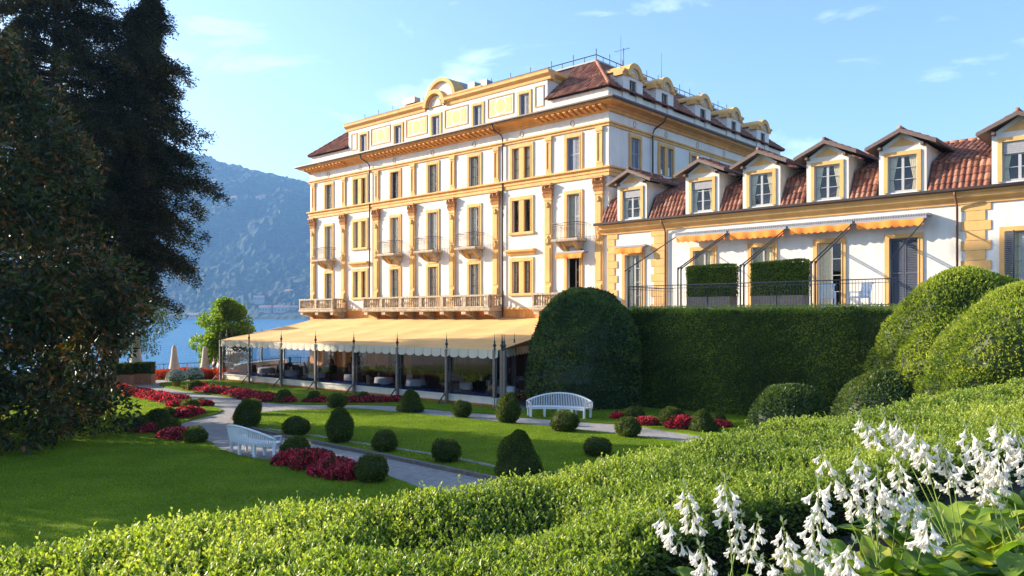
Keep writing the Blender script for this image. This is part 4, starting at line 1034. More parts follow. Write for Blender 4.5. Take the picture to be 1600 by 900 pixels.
for i, (x, y) in enumerate(fr + side + rside):
    mb = MB(); mb.box(-.065, -.065, .0, .065, .065, TE-.02); po = mb.build('post', M_metal, pv_e, loc=(x-.02, y-.02, 0)); po.rotation_euler.z = RZ
    mb = MB(); mb.lathe((0,0,0), [(.05, 0), (.05, .06), (.03, .09), (.07, .16), (.085, .2), (.06, .25), (.03, .3), (.045, .36), (.02, .42), (.004, .75)], 8)
    fi = mb.build('finial', M_iron, po, loc=(0, 0, TE+.02))
    if i < 8:
        mb = MB(); mb.tube([(0, -.08, .5), (0, -.2, .42), (0, -.55, .06)], .035, 6); mb.box(-.05, -.75, .02, .05, -.3, .07); mb.box(-.16, -.22, .02, .16, -.14, .06)
        mb.build('foot', M_iron, po)
for dx, dy in ((.16, -.10), (-.18, .12), (.2, .2)):
    mb = MB(); mb.box(-.07, -.07, 0, .07, .07, TE+.02); po = mb.build('post', M_metal, pv_e, loc=(P1[0]+dx, P1[1]+dy, 0)); po.rotation_euler.z = RZ
    mb = MB(); mb.lathe((0,0,0), [(.05, 0), (.05, .06), (.03, .09), (.07, .16), (.085, .2), (.06, .25), (.03, .3), (.045, .36), (.02, .42), (.004, .75)], 8); mb.build('finial', M_iron, po, loc=(0, 0, TE+.02))
def low_wall(A, B, th=.3):
    A = Vector((*A, 0)); B = Vector((*B, 0)); d = (B-A).normalized(); nn = Vector((-d.y, d.x, 0))
    if nn.dot(Vector((-10, 55, 0)) - A) < 0: nn = -nn
    def pr(w0, w1, z0, z1, mi):
        a, b, c, e = A+nn*w0, B+nn*w0, B+nn*w1, A+nn*w1
        mb.add([(a.x,a.y,z0),(b.x,b.y,z0),(c.x,c.y,z0),(e.x,e.y,z0),(a.x,a.y,z1),(b.x,b.y,z1),(c.x,c.y,z1),(e.x,e.y,z1)], [(0,3,2,1),(4,5,6,7),(0,1,5,4),(1,2,6,5),(2,3,7,6),(3,0,4,7)], mi)
    pr(.08, th, -.3, .16, 1); pr(.10, th-.02, .16, .42, 0); pr(.05, th+.03, .42, .47, 0)
for A, B in list(zip(fr[:-1], fr[1:])) + [(P2_, P3), (P3, P4), (P0, P1)]:
    mb = MB(); low_wall(A, B); mb.build('low_wall', [M_white, M_orange], pv_e)
mb = MB(); fl = [P0, P1, P2_, P3, P4, hl(30.7, .0), hl(0, .0)]
mb.add([(x, y, .12) for x, y in fl], [tuple(range(len(fl)))]); mb.build('floor', mat('pavilion carpet', (.10, .06, .05), .9, .2, 3), pv_e)
# panes between posts
def pane(A, B, z0=.47, z1=TE-.12, off=.12):
    A = Vector((*A, 0)); B = Vector((*B, 0)); d = (B-A).normalized(); nn = Vector((-d.y, d.x, 0))
    if nn.dot(Vector((-10, 55, 0)) - A) < 0: nn = -nn
    a = A + d*.09 + nn*off; b = B - d*.09 + nn*off
    mb = MB(); mb.add([(a.x,a.y,z0),(b.x,b.y,z0),(b.x,b.y,z1),(a.x,a.y,z1)], [(0,1,2,3)]); g_ = mb.build('glass_pane', M_gpav, pv_e, fix=False)
    mb = MB()
    for q in (a, b): mb.tube([(q.x, q.y, z0), (q.x, q.y, z1)], .03, 4)
    mb.tube([(a.x, a.y, z1), (b.x, b.y, z1)], .035, 4); mb.build('pane_frame', M_metal, g_)
for A, B in list(zip(fr[:-1], fr[1:])) + list(zip([P1]+rside[:-1], rside)): pane(A, B)
pane(P2_, side[0]); pane(side[0], side[1])
# striped drapes on the hotel wall inside, added to darken the interior
for s in (3.0, 4.9, 6.8, 8.7, 10.6, 12.5, 14.4, 16.3):
    mb = MB(); n = 30; vs = []
    for i in range(n+1):
        q = hl(s-.93+1.86*i/n, -.35-.05*math.sin(i*1.7)); vs += [(q[0], q[1], .2), (q[0], q[1], 3.2)]
    mb.add(vs, [(2*i, 2*i+2, 2*i+3, 2*i+1) for i in range(n)], 0, True); mb.build('drape', M_red, pv_e, fix=False)

def pav_pt(f, g_):
    """f along the front (0 right .. 1 left), g_ metres behind it"""
    p = np.array(P1)*(1-f)+np.array(P2_)*f + np.array([.6708, .7416])*g_; return (float(p[0]), float(p[1]))
# ------------------------------------------------------------------ people
def skin(name, pts, edges, rad, m, parent=None, sub=1):
    me = bpy.data.meshes.new(name); me.from_pydata(pts, edges, []); me.materials.append(m)
    o = bpy.data.objects.new(name, me); COL.objects.link(o)
    if parent: o.parent = parent
    md = o.modifiers.new('skin', 'SKIN'); md.use_smooth_shade = True
    for i, r in enumerate(rad): me.skin_vertices[0].data[i].radius = (r if hasattr(r, '__len__') else (r, r))
    me.skin_vertices[0].data[0].use_root = True
    if sub: s_ = o.modifiers.new('sub', 'SUBSURF'); s_.levels = sub; s_.render_levels = sub
    return o
def person(loc, rz, label, group, seated, mtop, mbot, hair=M_hair, arms=0):
    """one continuous body, clothes and hair over it"""
    e = empty('person', loc, rz, label, 'person', group)
    if seated: hip = .52; kn = (.44, .50); ft = (.42, .06)
    else: hip = .93; kn = (.04, .50); ft = (.0, .07)
    def y_(v): return -v
    P = [(0,0,hip), (0,0,hip+.2), (0,0,hip+.43), (0,0,hip+.53), (0,-.01,hip+.60), (0,-.02,hip+.70), (0,-.015,hip+.79)]
    Rr = [(.15,.11), (.13,.10), (.16,.11), (.07,.065), (.05,.05), (.075,.09), (.06,.07)]
    Ed = [(0,1),(1,2),(2,3),(3,4),(4,5),(5,6)]
    legs = []; armsi = []
    for sg in (-1, 1):
        b = len(P); P += [(sg*.10, y_(.05 if seated else 0), hip-.02), (sg*.11, y_(kn[0]), kn[1]), (sg*.11, y_(ft[0]-.02), ft[1]+.03), (sg*.115, y_(ft[0]+.13), ft[1]-.02)]
        Rr += [.085, .06, .04, .035]; Ed += [(0,b),(b,b+1),(b+1,b+2),(b+2,b+3)]; legs.append(b)
        b = len(P); 
        if seated or arms: P += [(sg*.19, 0, hip+.42), (sg*.24, y_(.04), hip+.16), (sg*.17, y_(.26), hip+.17), (sg*.14, y_(.33), hip+.19)]
        else: P += [(sg*.19, 0, hip+.42), (sg*.23, .02, hip+.14), (sg*.23, y_(.05), hip-.10), (sg*.22, y_(.07), hip-.20)]
        Rr += [.055, .042, .03, .034]; Ed += [(2,b),(b,b+1),(b+1,b+2),(b+2,b+3)]; armsi.append(b)
    skin('body', P, Ed, Rr, M_skin, e)
    s = 1.18
    sp = [P[0], P[1], P[2], P[3]] ; sr = [tuple(x*s for x in r) for r in Rr[:4]]; se = [(0,1),(1,2),(2,3)]
    for b in armsi:
        k = len(sp); sp += [P[b], tuple((np.array(P[b])*.35+np.array(P[b+1])*.65))]; sr += [.068, .058]; se += [(2,k),(k,k+1)]
    skin('shirt', sp, se, sr, mtop, e)
    tp = [P[0]]; tr_ = [(.165,.13)]; te = []
    for b in legs:
        k = len(tp); tp += [P[b], P[b+1], tuple(np.array(P[b+1])*.15+np.array(P[b+2])*.85)]; tr_ += [.10, .075, .06]; te += [(0,k),(k,k+1),(k+1,k+2)]
    skin('trousers', tp, te, tr_, mbot, e)
    skin('hair', [(0,.02,hip+.74), (0,.01,hip+.82), (0,-.03,hip+.845)], [(0,1),(1,2)], [(.085,.085), (.075,.08), (.055,.05)], hair, e)
    return e
# dining furniture
def make_table():
    e = empty('dining_table')
    mb = MB(); mb.lathe((0,0,0), [(.06, .03), (.06, .7)], 8); mb.lathe((0,0,0), [(.28, .0), (.28, .03), (.08, .06)], 10); mb.build('pedestal', M_iron, e)
    mb = MB(); mb.lathe((0,0,0), [(.48, .70), (.48, .74)], 16); mb.build('tabletop', M_wood, e)
    return e
def make_chair():
    e = empty('dining_chair')
    mb = MB(); mb.box(-.23, -.23, .42, .23, .23, .47); mb.build('seat', M_wood, e)
    mb = MB(); mb.prism([(.20, .47), (.25, .92), (.29, .92), (.245, .47)], 'x', -.22, .22); mb.build('backrest', M_wood, e)
    for sx in (-.2, .2):
        for sy in (-.2, .2): mb = MB(); mb.tube([(sx, sy, 0), (sx, sy, .42)], .02, 5); mb.build('leg', M_wood, e)
    return e
def copy_tree(o, parent=None):
    c = o.copy(); COL.objects.link(c)
    if parent: c.parent = parent
    for ch in list(o.children): copy_tree(ch, c)
    return c
tb0 = make_table(); ch0 = make_chair(); ut = uc = False
rowlab = ['front row', 'middle row', 'back row']
tabs = [(f, g_) for g_ in (1.6, 4.2, 6.8) for f in (.05, .17, .29, .41, .53, .65, .77, .90)]
ord_ = ['first', 'second', 'third', 'fourth', 'fifth', 'sixth', 'seventh', 'eighth']
seatlist = []
for k, (f, g_) in enumerate(tabs):
    x, y = pav_pt(f + .012*((k*7) % 3-1), g_ + .2*((k*5) % 3-1)); lb = f'{ord_[k%8]} pavilion table from the right, {rowlab[k//8]}'
    o = tb0 if k == 0 else copy_tree(tb0); o.location = (x, y, .12); tag(o, 'round dark table under a cloth, ' + lb, 'table', 'dining tables in the pavilion')
    mb = MB(); n = 32
    prof_ = [(0.01, .748), (.50, .746), (.52, .70), (.54, .42)]; vs = []
    for (r, z) in prof_:
        for q in range(n):
            t_ = 2*math.pi*q/n; rr = r*(1+(.07*math.sin(6*t_+k) if z < .6 else 0)); vs.append((rr*math.cos(t_), rr*math.sin(t_), z))
    mb.add(vs, [(i*n+q, i*n+(q+1) % n, (i+1)*n+(q+1) % n, (i+1)*n+q) for i in range(3) for q in range(n)], 0, True)
    cl = mb.build('tablecloth', M_cloth, None, loc=(x, y, .12), fix=False); tag(cl, 'white cloth draped over the ' + lb, 'tablecloth', 'white tablecloths in the pavilion')
    for q in range(2 if k % 3 else 3):
        a = k*1.3 + q*math.pi*(1 if k % 3 else .66)
        c = ch0 if not uc else copy_tree(ch0); uc = True
        cx, cy = x + .72*math.cos(a), y + .72*math.sin(a); c.location = (cx, cy, .12); c.rotation_euler.z = a - math.pi/2
        tag(c, f'{["one", "other", "third"][q]} wicker chair at the {lb}', 'chair', 'dining chairs in the pavilion'); seatlist.append((cx, cy, a - math.pi/2, lb))
    # glass and napkin: table setting
    mb = MB(); mb.lathe((x+.15, y+.1, .87), [(.035, 0), (.008, .01), (.008, .09), (.04, .13), (.035, .2)], 8)
    tag(mb.build('wine_glass', M_gpav), 'clear wine glass on the ' + lb, 'glass', 'wine glasses on the dining tables')
for i, k in enumerate((11, 13, 15, 30, 33, 35, 36, 38, 40, 52, 55)):
    if k >= len(seatlist): continue
    x, y, a, lb = seatlist[k]; a_ = a + 0
    person((x - math.sin(-a_)*0, y, .10), a_, f'diner in {"white" if i%2 else "dark"} shirt at the {lb}', 'diners in the pavilion', True, M_shirt if i % 2 else M_navy, M_khaki)
person(pav_pt(.80, 7.5)+(.12,), 1.2, 'waiter in a dark suit standing among tables at the left end of the pavilion', 'staff', False, M_navy, M_navy, arms=1)
# blue flowers inside the low wall
def flower_mass(name, centres, radius, hh, m, n, L_=.06, parent=None, body=True):
    V = []; Fq = []; rn = []; b = 0
    per = n // len(centres)
    for (x, y, z, rx, ry, h) in centres:
        th_ = rng.uniform(0, 2*np.pi, per); r_ = np.sqrt(rng.uniform(0, 1, per)); prof__ = np.sqrt(np.clip(1 - r_**2.6, 0, 1))
        p = np.stack([x+rx*r_*np.cos(th_), y+ry*r_*np.sin(th_), z + h*prof__*rng.uniform(.72, 1.04, per)], 1)
        D = np.stack([np.cos(th_)*r_, np.sin(th_)*r_, .5+rng.uniform(0, 1, per)], 1) + rng.normal(size=(per, 3))*.6
        v, f_ = leaf_quads(p, D, rng.uniform(.7, 1.3, per)*L_, rng.uniform(.6, 1, per)*L_); V.append(v); Fq.append(f_+b); b += len(v)
        rn.append(np.clip(rng.uniform(0, 1, per) * .9 + .1, 0, 1))
        if body:
            nu, nv = 16, 5; us = np.linspace(0, 2*np.pi, nu, endpoint=False)
            vv = np.array([[x+rx*.93*rr*math.cos(u_), y+ry*.93*rr*math.sin(u_), z-.02+h*.82*math.sqrt(max(0, 1-rr**2.6))] for rr in np.linspace(1, .02, nv) for u_ in us])
            ff = np.array([[i*nu+j, i*nu+(j+1) % nu, (i+1)*nu+(j+1) % nu, (i+1)*nu+j] for i in range(nv-1) for j in range(nu)]); V.append(vv); Fq.append(ff+b); b += len(vv); rn.append(np.full(len(ff), .05))
    return np_mesh(name, np.concatenate(V), np.concatenate(Fq), m, np.concatenate(rn), parent)
cs = []
for k in range(44):
    f = .02 + .96*k/43; x, y = pav_pt(f, .62); cs.append((x, y, .38, .34, .24, .17))
bf = flower_mass('blue_flowers', cs, 1, 1, LM_blue, 16000, .05); tag(bf, 'long row of blue flowers inside the pavilion glass', kind='stuff')
def inside(P, A):
    x, y = P[:, 0], P[:, 1]; c = np.zeros(len(P), bool); j = len(A)-1
    for i in range(len(A)):
        xi, yi = A[i]; xj, yj = A[j]; m_ = ((yi > y) != (yj > y)) & (x < (xj-xi)*(y-yi)/(yj-yi+1e-12)+xi); c ^= m_; j = i
    return c
# ------------------------------------------------------------------ clipped box shapes
def body_and_leaves(prof, rx, h, n, L_, seed, z0=0.0, wob=.05):
    """surface of revolution given by prof(t)->(r 0..1, z 0..1) with lumpy surface; returns V, F, rnd"""
    nu, nv = 28, 16
    ts = np.linspace(.005, .995, nv); us = np.linspace(0, 2*np.pi, nu, endpoint=False)
    def surf(t, u):
        r, z = prof(t); P = np.stack([r*rx*np.cos(u), r*rx*np.sin(u), z0 + z*h], 1)
        d = 1 + wob * vnoise(P, 5/max(rx, .3)*.6, seed) + wob*.5*vnoise(P, 14, seed+1)
        P[:, :2] *= d[:, None]; P[:, 2] = z0 + (P[:, 2]-z0)*(1+(d-1)*.6); return P
    T_, U_ = np.meshgrid(ts, us, indexing='ij'); B = surf(T_.ravel(), U_.ravel()); B[:, :2] *= .965; B[:, 2] = z0 + (B[:, 2]-z0)*.985
    Fb = np.array([[i*nu+j, i*nu+(j+1) % nu, (i+1)*nu+(j+1) % nu, (i+1)*nu+j] for i in range(nv-1) for j in range(nu)])
    t = rng.uniform(0.01, .99, n); u = rng.uniform(0, 2*np.pi, n)
    P = surf(t, u); c = np.array([0, 0, z0+h*.45]); O = unit((P - c) / np.array([rx, rx, h*.5])); P = P + O*rng.uniform(-.03, .012, n)[:, None]
    V, Fq = leaf_quads(P, O*.7 + rng.normal(size=(n, 3))*.55, rng.uniform(.7, 1.3, n)*L_, rng.uniform(.5, .75, n)*L_)
    rl = np.clip(.38 + .22*rng.normal(size=n) + .16*vnoise(P, 6, seed+3), .02, 1)
    return np.concatenate([B, V]), np.concatenate([Fb, Fq+len(B)]), np.concatenate([np.full(len(Fb), .12), rl])
def pf_ball(t): a = np.pi*t*.93+.04; return np.sin(a)**.9, (1-np.cos(np.pi*(1-t*.94)))/2
def pf_ball2(t):      # t 0 top .. 1 bottom
    z = 1 - t; r = np.sqrt(np.clip(1 - ((z-.42)/np.where(z > .42, .58, .46))**2, 0, 1)); return r, z
def pf_egg(t):
    z = 1 - t; r = np.sqrt(np.clip(1 - ((z-.34)/np.where(z > .34, .66, .38))**2, 0, 1)); return np.where(z > .34, r**1.25, r), z
def pf_cone(t):
    z = 1 - t; return np.where(z > .12, np.clip((1-z)/.88, 0, 1)**.62, .75 + .25*np.sqrt(np.clip(z/.12, 0, 1))), z
def pf_dome(t):
    z = 1 - t; return np.sqrt(np.clip(1 - z**2.3, 0, 1)), z
def topiary(px, py, wp, hp, prof, label, grp='clipped box shrubs in the garden'):
    rs_ = random.Random(int(px*7))
    x, Y0 = G(px, py); r = wp*Y0/F/2; Y = Y0 + r*.55; x = (px-800)/F*Y; r = wp*Y/F/2; h = hp*Y/F*1.03
    e = empty('topiary_shrub', (x, Y, .03), 0, label, 'shrub', grp)
    n = int(2600*max(.35, (r*h)/.35)) if Y < 40 else 900
    V, Fc, rn = body_and_leaves(prof, r, h, min(n, 7000), .032+.0008*Y, int(px), wob=.10)
    tl = rs_.uniform(-.06, .06); V[:, 0] += V[:, 2]*tl; V[:, 0] *= rs_.uniform(.95, 1.05); np_mesh('foliage', V, Fc, LM_box, rn, e)
    mb = MB(); mb.tube([(0, 0, -.04), (0, 0, h*.25)], .045, 6); mb.build('stem', M_bark, e)
    mb = MB(); nn = 18; mb.add([(0, 0, .035)] + [((r*.78+rs_.uniform(-.03, .05))*math.cos(2*math.pi*q/nn), (r*.78+rs_.uniform(-.03, .05))*math.sin(2*math.pi*q/nn), .027) for q in range(nn)], [(0, 1+q, 1+(q+1) % nn) for q in range(nn)]); mb.build('bare_soil', M_soil, e)
    return e
TP = [
 (462.6, 683, 41, 27, pf_ball2, 'low oval box shrub on the oval lawn, the leftmost along its near edge'),
 (530.6, 694, 41, 51, pf_egg, 'tall egg-shaped box shrub on the near edge of the oval lawn, left of the middle'),
 (601.5, 708.5, 40, 31, pf_ball2, 'round box shrub right of the tall egg-shaped one on the lawn edge'),
 (697.8, 725, 45, 35, pf_ball2, 'round box shrub between another ball and the big pointed cone'),
 (810.5, 748, 77, 70, pf_cone, 'largest box shrub, a broad pointed cone just above the foreground hedge'),
 (526, 639, 31, 21, pf_ball2, 'small sunlit oval box shrub at the far edge of the oval lawn'),
 (640.8, 645, 41, 34, pf_cone, 'blunt cone-shaped box shrub on the far edge of the oval lawn'),
 (721.5, 653.5, 30, 24, pf_ball2, 'small round box shrub between the blunt cone and the upright egg'),
 (793.5, 663, 34, 45, pf_egg, 'upright egg-shaped box shrub just left of the right-hand bench'),
 (881, 676.5, 43, 29, pf_ball2, 'round box shrub in front of the right-hand bench'),
 (980.5, 685, 40, 29, pf_ball2, 'round box shrub beside the gravel right of the right-hand bench'),
 (934, 716, 45, 28, pf_ball2, 'low box shrub half hidden by the foreground hedge'),
 (991, 657, 30, 19, pf_ball2, 'low box shrub at the left end of the right-hand red bed'),
 (1050.5, 669, 38, 29, pf_ball2, 'rounded box shrub in the middle of the right-hand red bed'),
 (1099, 676, 46, 32, pf_cone, 'cone-shaped box shrub near the right end of the right-hand red bed'),
 (1124, 664, 20, 16, pf_ball2, 'tiny box ball behind the cone at the right end'),
 (385, 671, 36, 43, pf_egg, 'teardrop-shaped box shrub at the left tip of the oval lawn'),
 (393, 650, 30, 24, pf_ball2, 'round box shrub just behind the teardrop-shaped one'),
 (461.5, 717, 47, 29, pf_dome, 'domed box shrub right beside the left-hand bench'),
 (511, 723, 27, 15, pf_dome, 'small low box ball between the two near red flower clumps'),
 (580.5, 757, 49, 42, pf_ball2, 'nearest round box shrub at the right end of the near red bed'),
 (305, 694.5, 34, 24, pf_ball2, 'round box shrub at the tip of the left cluster, nearest the bench'),
 (264, 678, 35, 21, pf_dome, 'domed box shrub in the middle of the left red cluster'),
 (221, 677, 31, 23, pf_dome, 'domed box shrub at the left end of the left red cluster'),
 (247, 664, 38, 22, pf_dome, 'broad domed box shrub behind the left red cluster'),
 (263, 656, 26, 16, pf_dome, 'low box mound between the left red cluster and the bed behind'),
 (297, 645, 27, 19, pf_ball2, 'round box shrub by the path at the right tip of the left beds'),
 (314, 634, 16, 9, pf_dome, 'tiny box dome at the end of the long left red bed'),
 (275, 628, 18, 9, pf_dome, 'small box dome near the right end of the long left red bed'),
 (212, 618, 21, 11, pf_dome, 'second box dome from the left in the long left red bed'),
 (185, 614, 20, 9, pf_dome, 'leftmost box dome at the start of the long left red bed'),
 (303, 611, 25, 15, pf_dome, 'box dome at the left end of the far red bed, near the white daisies'),
 (333, 612, 21, 11, pf_dome, 'second box dome from the left in the far red bed'),
 (366.6, 617, 21, 11, pf_dome, 'third box dome from the left in the far red bed'),
 (404, 622, 18, 9, pf_dome, 'fourth and lowest box dome in the far red bed'),
 (443, 630, 27, 18, pf_dome, 'large box dome closing the right end of the far red bed'),
 (491, 629.5, 20, 16, pf_ball2, 'round box ball between two small red patches before the pavilion'),
 (568.5, 629.5, 18, 15, pf_ball2, 'round box ball in the red strip before the pavilion, left of the blunt cone')]
for t_ in TP: topiary(*t_)
# ------------------------------------------------------------------ red flower beds
def bed(pxs, w_, h, label, m=LM_red, n=3500, L_=.10, nm='flower_bed', cat='flower bed', grp='red flower beds', dense=1.0):
    pts = [np.array(G(x, y)) for x, y in pxs]; cs = []
    for a, b in zip(pts[:-1], pts[1:]):
        k = max(1, int(np.linalg.norm(b-a) / (w_*.55)))
        for i in range(k): q = a + (b-a)*(i+.5)/k; cs.append((q[0]+random.uniform(-.08, .08), q[1]+w_*.45, .0, w_*random.uniform(.5, .62), w_*random.uniform(.48, .6), h*.72*random.uniform(.65, 1.2)))
    o = flower_mass(nm, cs, 1, 1, m, n, L_); tag(o, label, cat, grp); return o
bed([(214, 677), (234, 680)], 1.0, .50, 'red begonia clump at the left end of the left cluster', n=2600)
bed([(254, 685), (280, 691)], 1.0, .48, 'red begonia clump at the front of the left cluster by a box ball', n=3000)
bed([(262, 656), (280, 655), (294, 648)], .95, .48, 'red begonia patch running up to the path tip on the left', n=4000)
bed([(176, 615), (210, 620), (238, 626), (258, 630), (273, 633)], 1.3, .5, 'long red begonia bed along the left edge of the path', n=6500)
bed([(268, 638), (281, 637)], .9, .4, 'short red begonia patch just beyond the end of the long bed', n=1500)
bed([(307, 636), (320, 637)], .7, .35, 'tiny red begonia patch beside the smallest left dome', n=900)
bed([(300, 610), (330, 615), (365, 620), (400, 627), (432, 630)], 1.3, .46, 'long far red begonia bed on the lawn before the pavilion', n=6500)
bed([(439, 631), (456, 630)], .7, .35, 'small red begonia patch at the foot of the large dome', n=900)
bed([(475, 630), (515, 631)], .8, .35, 'short red begonia strip around the box ball before the pavilion', n=1600)
bed([(541, 631), (585, 631), (628, 629)], 1.0, .45, 'red begonia strip before the pavilion behind the blunt cone', n=3000)
bed([(447, 728), (490, 741)], 1.15, .58, 'near red begonia clump beside the left-hand bench', n=5200, L_=.095)
bed([(502, 745), (553, 757)], 1.15, .55, 'nearest red begonia clump left of the nearest box ball', n=5200, L_=.095)
bed([(966, 656), (976, 657)], .6, .4, 'tiny red begonia clump at the left end of the right-hand bed', n=900)
bed([(998, 666), (1030, 668)], 1.0, .48, 'red begonia clump between the first two shrubs of the right-hand bed', n=3000)
bed([(1058, 672), (1083, 673)], 1.1, .62, 'red begonia clump left of the cone in the right-hand bed', n=3400)
bed([(1118, 670), (1139, 670)], .9, .42, 'red begonia clump at the far right end of the right-hand bed', n=1600)
# broad red bed by the lake, daisies, troughs
x, y = G(285, 594); cs = [(x-1.8+q*1.15+random.uniform(-.1, .1), 53.4+(q % 2)*.8, -.1, 1.15, 1.3, .80*(1-.1*abs(q-1.5))) for q in range(-0, 5)]
o = flower_mass('flower_bed', cs, 1, 1, LM_coleus, 9000, .10); tag(o, 'broad orange red coleus mound by the lake terrace', 'flower bed')
for k, (px, py, w_, hh, lb) in enumerate(((276, 605, 31, 24, 'left one of the two white daisy bushes in clay pots'), (303, 601, 28, 24, 'right one of the two white daisy bushes in clay pots'))):
    x, Y = G(px, py); e = empty('potted_daisies', (x, Y, .05), 0, lb, 'potted plant', 'white daisy pots'); r = w_*Y/F/2
    mb = MB(); mb.lathe((0,0,0), [(.18, 0), (.26, .36), (.30, .38), (.30, .44), (.24, .44)], 14); mb.build('pot', M_terra, e)
    flower_mass('flowers', [(0, 0, .36, r, r, .62)], 1, 1, LM_wh, 2600, .075, e)
for k, (px0, px1, lb) in enumerate(((165, 183, 'left clay trough of clipped hedge under the cypress'), (184, 208, 'middle clay trough of clipped hedge under the cypress'), (209, 240, 'right clay trough of clipped hedge beside the red mound'))):
    Y = 47.5 + k*.8; x0, x1 = (px0-800)/F*Y, (px1-800)/F*Y; wd_ = x1-x0-.06
    e = empty('hedge_trough', ((x0+x1)/2, Y, 0), .1, lb, 'planter', 'hedge troughs by the lake terrace')
    mb = MB(); mb.box(-wd_/2, -.4, .0, wd_/2, .4, .62); mb.box(-wd_/2-.03, -.43, .56, wd_/2+.03, -.401, .66); mb.box(-wd_/2-.0, -.42, .0, -wd_/2+.1, -.401, .559); mb.build('trough', M_terra, e)
    mb = MB(); mb.box(-wd_/2+.03, -.36, .62, wd_/2-.03, .36, 1.28); n = 1600
    P = np.stack([rng.uniform(-wd_/2, wd_/2, n), rng.choice([-.38, .38, 0], n), rng.uniform(.62, 1.32, n)], 1); tp_ = P[:, 1] == 0; P[tp_, 1] = rng.uniform(-.4, .4, tp_.sum()); P[tp_, 2] = 1.3
    V, Fq = leaf_quads(P, rng.normal(size=(n, 3)), .11, .07); Vb = np.array(mb.v); Fb = np.array(mb.f)
    np_mesh('foliage', np.concatenate([Vb, V]), np.concatenate([Fb, Fq+8]), LM_box, np.concatenate([np.full(6, .1), rng.uniform(0, .7, n)]), e)
# lake railing and closed parasols
e = empty('lake_railing', (0,0,0), 0, 'thin dark railing along the lake terrace', 'railing')
mb = MB(); pts_ = [Vector((x, y, -.6)) for x, y in shore[2:7]]
for a, b in zip(pts_[:-1], pts_[1:]):
    for zz in (.12, .55, 1.0): mb.tube([a+Vector((0,0,zz)), b+Vector((0,0,zz))], .025, 4)
    n = int((b-a).length/.3)
    for i in range(n): c = a.lerp(b, i/n); mb.tube([c, c+Vector((0,0,1.0))], .014 if i % 6 else .035, 4, cap=False)
mb.build('bars', M_iron, e)
for px, Y, sz, lb in ((212.5, 49.5, 1.15, 'largest closed beige parasol, under the cypress'), (272, 56, 1, 'closed beige parasol right of the cypress tip'), (320, 58, .95, 'closed beige parasol in front of the round tree')):
    x = (px-800)/F*Y; z = -.6 if Y > 54 else -.15
    e = empty('closed_parasol', (x, Y, z), 0, lb, 'parasol', 'closed parasols on the lake terrace')
    mb = MB(); mb.tube([(0,0,0), (0,0,2.75*sz)], .03, 8); mb.build('pole', M_wood, e)
    mb = MB(); n = 18; vs = []
    prs = [(.05, 2.78), (.13, 2.6), (.17, 2.1), (.24, 1.5), (.34, .95), (.30, .75)]
    for r, zz in prs:
        for k in range(n): t_ = 2*math.pi*k/n; rr = r*sz*(1+.22*(k % 2)); vs.append((rr*math.cos(t_), rr*math.sin(t_), zz*sz))
    mb.add(vs, [(i*n+k, i*n+(k+1) % n, (i+1)*n+(k+1) % n, (i+1)*n+k) for i in range(len(prs)-1) for k in range(n)], 0, True); mb.build('canopy', M_parasol, e, fix=False)
    mb = MB(); mb.lathe((0,0,0), [(.3, 0), (.3, .08), (.06, .12), (.05, .3)], 12); mb.build('base', M_stone, e)
for px, Y, rz_, lb, mt_, mbt in ((334.5, 57.5, 2.5, 'person in a dark top walking by the pavilion corner', M_navy, M_khaki), (341.5, 56.5, 2.2, 'person in a white shirt close to the pavilion corner', M_shirt, M_khaki)):
    person(((px-800)/F*Y, Y, -.55), rz_, lb, 'people on the lake terrace', False, mt_, mbt)
# terrace tables with white cloths near the lake
for k, (px, Y) in enumerate(((287, 60), (300, 61.5), (372, 66), (400, 67))):
    x = (px-800)/F*Y; lb = ['left terrace table', 'right terrace table', 'terrace table seen through the left pavilion glass', 'terrace table seen through the second pane'][k] + ' by the lake railing'
    o = copy_tree(tb0); o.location = (x, Y, -.6); tag(o, lb, 'table', 'tables on the lake terrace')
    mb = MB(); mb.lathe((0,0,0), [(.02, .75), (.55, .746), (.58, .4), (.0, .4)][:3], 20); c = mb.build('tablecloth', M_cloth, loc=(x, Y, -.6), fix=False); tag(c, 'white cloth over the ' + lb, 'tablecloth', 'cloths on the lake terrace tables')

# short grass blades over the lawns
LM_grass = leafmat('grass blades', [(0, (.085, .14, .005)), (.6, (.17, .25, .010)), (1, (.30, .35, .03))], .6, .45, .15)
V = []; Fq = []; rn = []; b = 0
for poly_, dens in ((L1, 330), (L2, 330), (L3, 170), (L4, 220)):
    A_ = np.array(smooth_poly(poly_, 1)); x0, y0 = A_.min(0); x1, y1 = A_.max(0); x0 = max(x0, -30)
    n = int((x1-x0)*(y1-y0)*dens); P = np.stack([rng.uniform(x0, x1, n), rng.uniform(y0, y1, n)], 1)
    P = P[np.abs(P[:, 0]) < P[:, 1]*.68+1]; P = P[inside(P, A_)]; n = len(P)
    pt = .5+.3*vnoise(np.c_[P, P[:, 0]*0], 1.3, 61)
    v, q = leaf_quads(np.c_[P, np.full(n, .045)], np.c_[rng.normal(size=(n, 2))*.45, np.ones(n)], rng.uniform(.025, .055, n), rng.uniform(.012, .03, n)); V.append(v); Fq.append(q+b); b += len(v); rn.append(np.clip(pt+.2*rng.normal(size=n), 0, 1))
tag(np_mesh('grass', np.concatenate(V), np.concatenate(Fq), LM_grass, np.concatenate(rn)), 'short mown grass on the garden lawns', kind='stuff')

